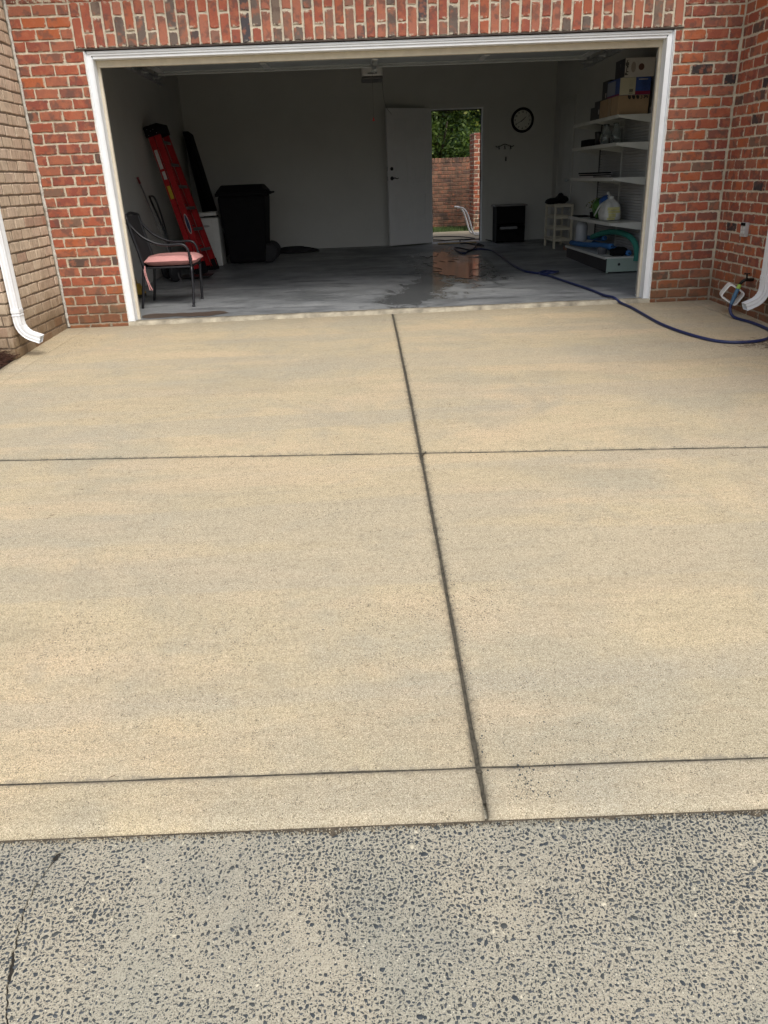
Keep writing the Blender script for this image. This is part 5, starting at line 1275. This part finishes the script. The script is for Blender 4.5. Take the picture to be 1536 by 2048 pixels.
# base deck: noodles, boxes, jug
z5 = .2135
M_nb = noisy('blue_foam', (.03, .13, .34), .8, .1, 20, .3, 150); M_ng = noisy('green_foam', (.03, .20, .16), .8, .1, 20, .3, 150); M_nh = mat('noodle_hole', (.004, .006, .01), .9)
def noodle(pts, m_, label, r=.031, grp=None):
    t = thing('pool_noodle', pts[0], label, 'pool noodle', 'pool noodles on the lowest shelf')
    S = spline(pts, 8); obj('foam_tube', MB().tube(S, r, 14), m_, t, smooth=True)
    for e, q in ((S[0], S[1]), (S[-1], S[-2])):
        d = (e-q).normalized(); M_ = Matrix.Translation(e+d*.0008) @ d.to_track_quat('Z', 'Y').to_matrix().to_4x4(); obj('hole', MB().disc((0, 0, 0), .010, M=M_, n=12), M_nh, t)
noodle([(5.20, 2.02, z5+.098), (5.17, 2.5, z5+.08), (5.15, 3.0, z5+.05), (5.13, 3.55, z5+.035)], M_nb, 'upper blue foam pool noodle pointing out of the lowest shelf')
noodle([(5.35, 1.83, z5+.033), (5.36, 2.3, z5+.035), (5.36, 3.3, z5+.035)], M_nb, 'lower blue foam pool noodle nearest the wall with its end showing', r=.032)
noodle([(5.29, 2.6, z5+.15), (5.34, 2.9, z5+.12), (5.3, 3.5, z5+.10)], M_nb, 'dark blue noodle lying at the back above the others', r=.029)
noodle([(5.40, 1.72, .165), (5.405, 1.73, .26), (5.39, 1.80, .37), (5.35, 1.98, .44), (5.30, 2.3, .455), (5.25, 2.6, .42), (5.22, 2.9, .36)], M_ng, 'green foam pool noodle arching over and hanging off the shelf end', r=.032)
o = obj('black_pouch', (lambda g: (blob(g, (5.28, 1.93, z5+.05), (.085, .09, .05), 5), g)[1])(MB()), M_blackp, None, smooth=True); tag(o, 'lumpy black pouch at the near end of the lowest shelf', 'pouch')
o = obj('black_case', MB().box(5.18, 5.27, 1.90, 2.02, z5, z5+.075), M_dark, None, bevel=.006); tag(o, 'small black case at the front corner of the lowest shelf', 'case')
o = obj('clear_tub', MB().lathe([(.05, 0), (.06, .07), (.062, .075), (.058, .075), (.048, .004)], (5.15, 2.22, z5), 16), mat('smoky_plastic', (.12, .12, .13), .2), None, smooth=True); tag(o, 'grey smoky plastic tub behind the black case', 'tub')
jg = thing('water_jug', (5.3, 3.35, z5), 'tall clear plastic water jug at the far end of the lowest shelf', 'jug')
obj('bottle', MB().lathe([(.07, 0), (.078, .02), (.078, .19), (.06, .235), (.028, .275), (.026, .29)], (5.19, 3.30, z5+.07), 18), mat('cloudy_plastic', (.38, .40, .43), .25), jg, smooth=True); obj('cap', MB().lathe([(.029, 0), (.029, .02)], (5.19, 3.30, z5+.361), 12), M_pkw, jg)

# ------------------------------------------------------------ back yard
b = MB().box(2.6, 6.2, YB+.19, 9.2, -.1, .100); struct('patio', b, noisy('patio_concrete', (.33, .28, .20), .85, .15, 5, .3, 90), 'small tan concrete patio behind the back door')
b = MB().box(-8, 14, 9.2, 40, -.1, .095); struct('lawn', b, M_grass, 'strip of lawn behind the patio')
M_blade = noisy('grass_blade', (.075, .12, .03), .7, .4, 6, 0)
b = MB()
for _ in range(6500):
    x = random.uniform(3.2, 5.6); y = random.uniform(9.15, 10.55); h = random.uniform(.02, .07); a = random.uniform(0, 3.14); dx, dy = math.cos(a)*.005, math.sin(a)*.005; lx, ly = random.gauss(0, .015), random.gauss(0, .015)
    b.add([(x-dx, y-dy, .09), (x+dx, y+dy, .09), (x+lx, y+ly, .09+h)], [(0, 1, 2)])
o = obj('grass', b, M_blade); tag(o, 'short green grass along the garden wall', 'grass', kind='stuff')
yw = thing('garden_wall', (4.2, 10.7, .1), 'weathered brown brick garden wall seen through the back door', 'wall')
GY = 10.6; GZ0, GP = .10, .0765
cw = obj('mortar_core', MB().box(1.5, 6.5, GY+.006, GY+.2, 0, 1.475), M_mortard, yw)
fy_ = lambda a, z: (a, GY, z)
c4 = lay(cw, F_yard, F_yard, fy_, 0, 3.6, 5.15, 0, 17, off=.05, z0=GZ0, pz=GP, full=.19, joint=.0105, pitch=.2005)
x = 3.6
F_ysol = [brick_mesh(.066, .095, .2, 400+i, M_yard) for i in range(4)]
while x < 5.15: place(F_ysol, cw, (x, GY-.006, GZ0+17*GP+.006), 0); x += .0755; c4 += 1
joined_bricks(cw, F_yard, fy_, 0, 1.5, 3.59, 0, 17, .03, 'outer_brickwork', GZ0, GP, .19, M_yard, .2005, .0105); joined_bricks(cw, F_yard, fy_, 0, 5.16, 6.5, 0, 17, .03, 'outer_brickwork', GZ0, GP, .19, M_yard, .2005, .0105)
pi_ = thing('brick_pillar', (4.85, 9.4, .1), 'red brick pillar with pale mortar at the right of the back doorway view', 'pillar')
PX, PY = 4.615, 9.20
cpil = obj('mortar_core', MB().box(PX+.006, PX+.594, PY+.006, PY+.594, 0, 1.84), M_mortar, pi_)
for k in range(23):
    for a, L in run(PX, PX+.6, k, .0, .2, .012): place(F_pil, cpil, (a, PY, .10+k*GP+.005), 0, L/.19)
    for a, L in run(0, .6, k, .1, .2, .012): place(F_pil, cpil, (PX, PY+.6-a, .10+k*GP+.005), -math.pi/2, L/.19)
obj('cap_stone', MB().box(PX-.004, PX+.604, PY-.004, PY+.604, .10+23*GP, .10+23*GP+.04), M_brick, pi_, bevel=.004)
# metal garden chair frame
gc = thing('garden_chair', (4.5, 7.9, .1), 'curved white metal garden chair frame just outside the back door', 'chair')
M_wm = mat('white_metal', (.7, .7, .7), .3, metal=.2)
for y in (7.75, 8.2):
    obj('side_tube', MB().tube(spline([(4.10, y, .60), (4.16, y, .60), (4.22, y, .575), (4.28, y, .50), (4.33, y, .36), (4.38, y, .20), (4.42, y, .125), (4.50, y, .118), (4.8, y, .118), (4.97, y, .125), (5.0, y, .2)], 5), .016, 8), M_wm, gc, smooth=True)
    obj('back_tube', MB().tube([(4.62, y, .51), (4.75, y, .50), (4.95, y, .95)], .014, 8), M_wm, gc, smooth=True)
obj('seat', MB().box(4.62, 4.76, 7.77, 8.18, .50, .515), M_wm, gc, bevel=.004); obj('backrest', MB().add([(4.76, 7.77, .52), (4.76, 8.18, .52), (4.95, 8.18, .95), (4.95, 7.77, .95), (4.775, 7.77, .52), (4.775, 8.18, .52), (4.965, 8.18, .95), (4.965, 7.77, .95)], [(0, 3, 2, 1), (4, 5, 6, 7), (0, 1, 5, 4), (2, 3, 7, 6), (1, 2, 6, 5), (0, 4, 7, 3)]), M_wm, gc)

# trees
def leaf_mat(name, c1, c2):
    m = mat(name, c1, .55, spec=.35); t = NT(m); geo = t.n('NewGeometry')
    t.col(t.mix(geo.outputs['Random Per Island'], c1, c2))
    b_ = t.b; tr = t.n('BsdfTranslucent'); tr.inputs['Color'].default_value = (c2[0]*1.3, c2[1]*1.5, c2[2], 1); ms = t.n('MixShader'); ms.inputs[0].default_value = .3
    out = t.t.nodes['Material Output']; t.l(b_.outputs[0], ms.inputs[1]); t.l(tr.outputs[0], ms.inputs[2]); t.l(ms.outputs[0], out.inputs['Surface']); return m
M_l1 = leaf_mat('leaf_mid', (.03, .06, .015), (.12, .17, .035)); M_l2 = leaf_mat('leaf_yellow', (.12, .16, .02), (.32, .33, .08)); M_l3 = leaf_mat('leaf_dark', (.02, .045, .018), (.05, .09, .03))
M_bark = noisy('bark', (.09, .07, .05), .95, .4, 20, 1, 40, bdist=.02)
def tree(x, y, h, cr_, cz, lm, N, label, leaf=.06, name='tree'):
    t = thing(name, (x, y, 0), label, 'tree', 'trees beyond the garden wall')
    g = MB(); g.tube(spline([(x, y, -.1), (x+.06, y, h*.3), (x-.04, y+.05, h*.6), (x, y, h*.85)], 4), [.14-.1*i/12 for i in range(13)], 8)
    for k in range(9):
        a = k*2.4; z0 = h*(.22+.07*k); e = Vector((x+math.cos(a)*cr_*.75, y+math.sin(a)*cr_*.75, z0+cr_*.5)); g.tube(spline([(x, y, z0), Vector((x, y, z0)).lerp(e, .5)+Vector((0, 0, -.1)), e], 3), [.05, .045, .04, .03, .025, .02, .012], 6)
    obj('trunk', g, M_bark, t, smooth=True)
    cen = []
    for _ in range(46):
        d = Vector((random.gauss(0, 1), random.gauss(0, 1), random.gauss(0, 1))).normalized()*random.random()**.4
        cen.append(Vector((x+d.x*cr_, y+d.y*cr_, cz+d.z*(h*.45))))
    C = np.array([tuple(c) for c in cen]); ci = rng.integers(0, len(C), N); P_ = C[ci]+rng.normal(0, cr_*.16, (N, 3))
    d = rng.normal(0, 1, (N, 3)); d /= np.linalg.norm(d, axis=1)[:, None]; e = rng.normal(0, 1, (N, 3)); n_ = np.cross(d, e); n_ /= np.linalg.norm(n_, axis=1)[:, None]
    s = leaf*rng.uniform(.6, 1.3, (N, 1)); V = np.stack([P_-d*s, P_-n_*s*.5, P_+d*s, P_+n_*s*.5], 1).reshape(-1, 3)
    me = bpy.data.meshes.new('crown'); me.vertices.add(4*N); me.vertices.foreach_set('co', (V-np.array([x, y, 0])).reshape(-1).astype('f'))
    me.loops.add(4*N); me.loops.foreach_set('vertex_index', np.arange(4*N).astype('i')); me.polygons.add(N); me.polygons.foreach_set('loop_start', (np.arange(N)*4).astype('i')); me.polygons.foreach_set('loop_total', np.full(N, 4, 'i'))
    for q in lm: me.materials.append(q)
    mi = (ci*7 % 10); me.polygons.foreach_set('material_index', np.where(mi < 6, 0, np.where(mi < 8, 1, 2)).astype('i') % len(lm)); me.update(calc_edges=True)
    o = bpy.data.objects.new('crown', me); COL.objects.link(o); o.parent = t; return t
tree(4.3, 13.0, 4.2, 1.5, 2.7, [M_l1, M_l2, M_l3], 26000, 'bright green tree nearest behind the garden wall, at the left of the doorway view', .05)
tree(6.6, 14.0, 4.6, 1.7, 2.8, [M_l1, M_l3, M_l1], 24000, 'darker green tree behind the brick pillar', .05)
tree(5.2, 17.5, 7.5, 2.8, 4.2, [M_l3, M_l1, M_l3], 34000, 'tall dark tree farther back in the middle of the doorway view', .075)
tree(1.8, 15.0, 5.5, 2.0, 3.2, [M_l1, M_l3, M_l2], 16000, 'tree behind the garden wall hidden mostly by the open door', .06)
tree(9.3, 18.0, 6.5, 2.4, 3.9, [M_l3, M_l1, M_l1], 14000, 'tree far to the right behind the garage', .075)
b = MB()
def hedge_leaves(N, x0, x1, y0, y1, z0, z1, s):
    P_ = np.stack([rng.uniform(x0, x1, N), rng.uniform(y0, y1, N), z0+(z1-z0)*rng.random(N)**.8], 1); d = rng.normal(0, 1, (N, 3)); d /= np.linalg.norm(d, axis=1)[:, None]; n_ = np.cross(d, rng.normal(0, 1, (N, 3))); n_ /= np.linalg.norm(n_, axis=1)[:, None]
    V = np.stack([P_-d*s, P_-n_*s*.5, P_+d*s, P_+n_*s*.5], 1).reshape(-1, 3); me = bpy.data.meshes.new('hedge'); me.from_pydata(V.tolist(), [], [tuple(range(4*i, 4*i+4)) for i in range(N)]); me.materials.append(M_l3); me.update(); o = bpy.data.objects.new('hedge', me); COL.objects.link(o); return o
o = hedge_leaves(36000, -3, 13, 19.5, 21, 0, 6.5, .10); tag(o, 'far dark hedge mass closing the view behind the trees', 'hedge', kind='stuff')
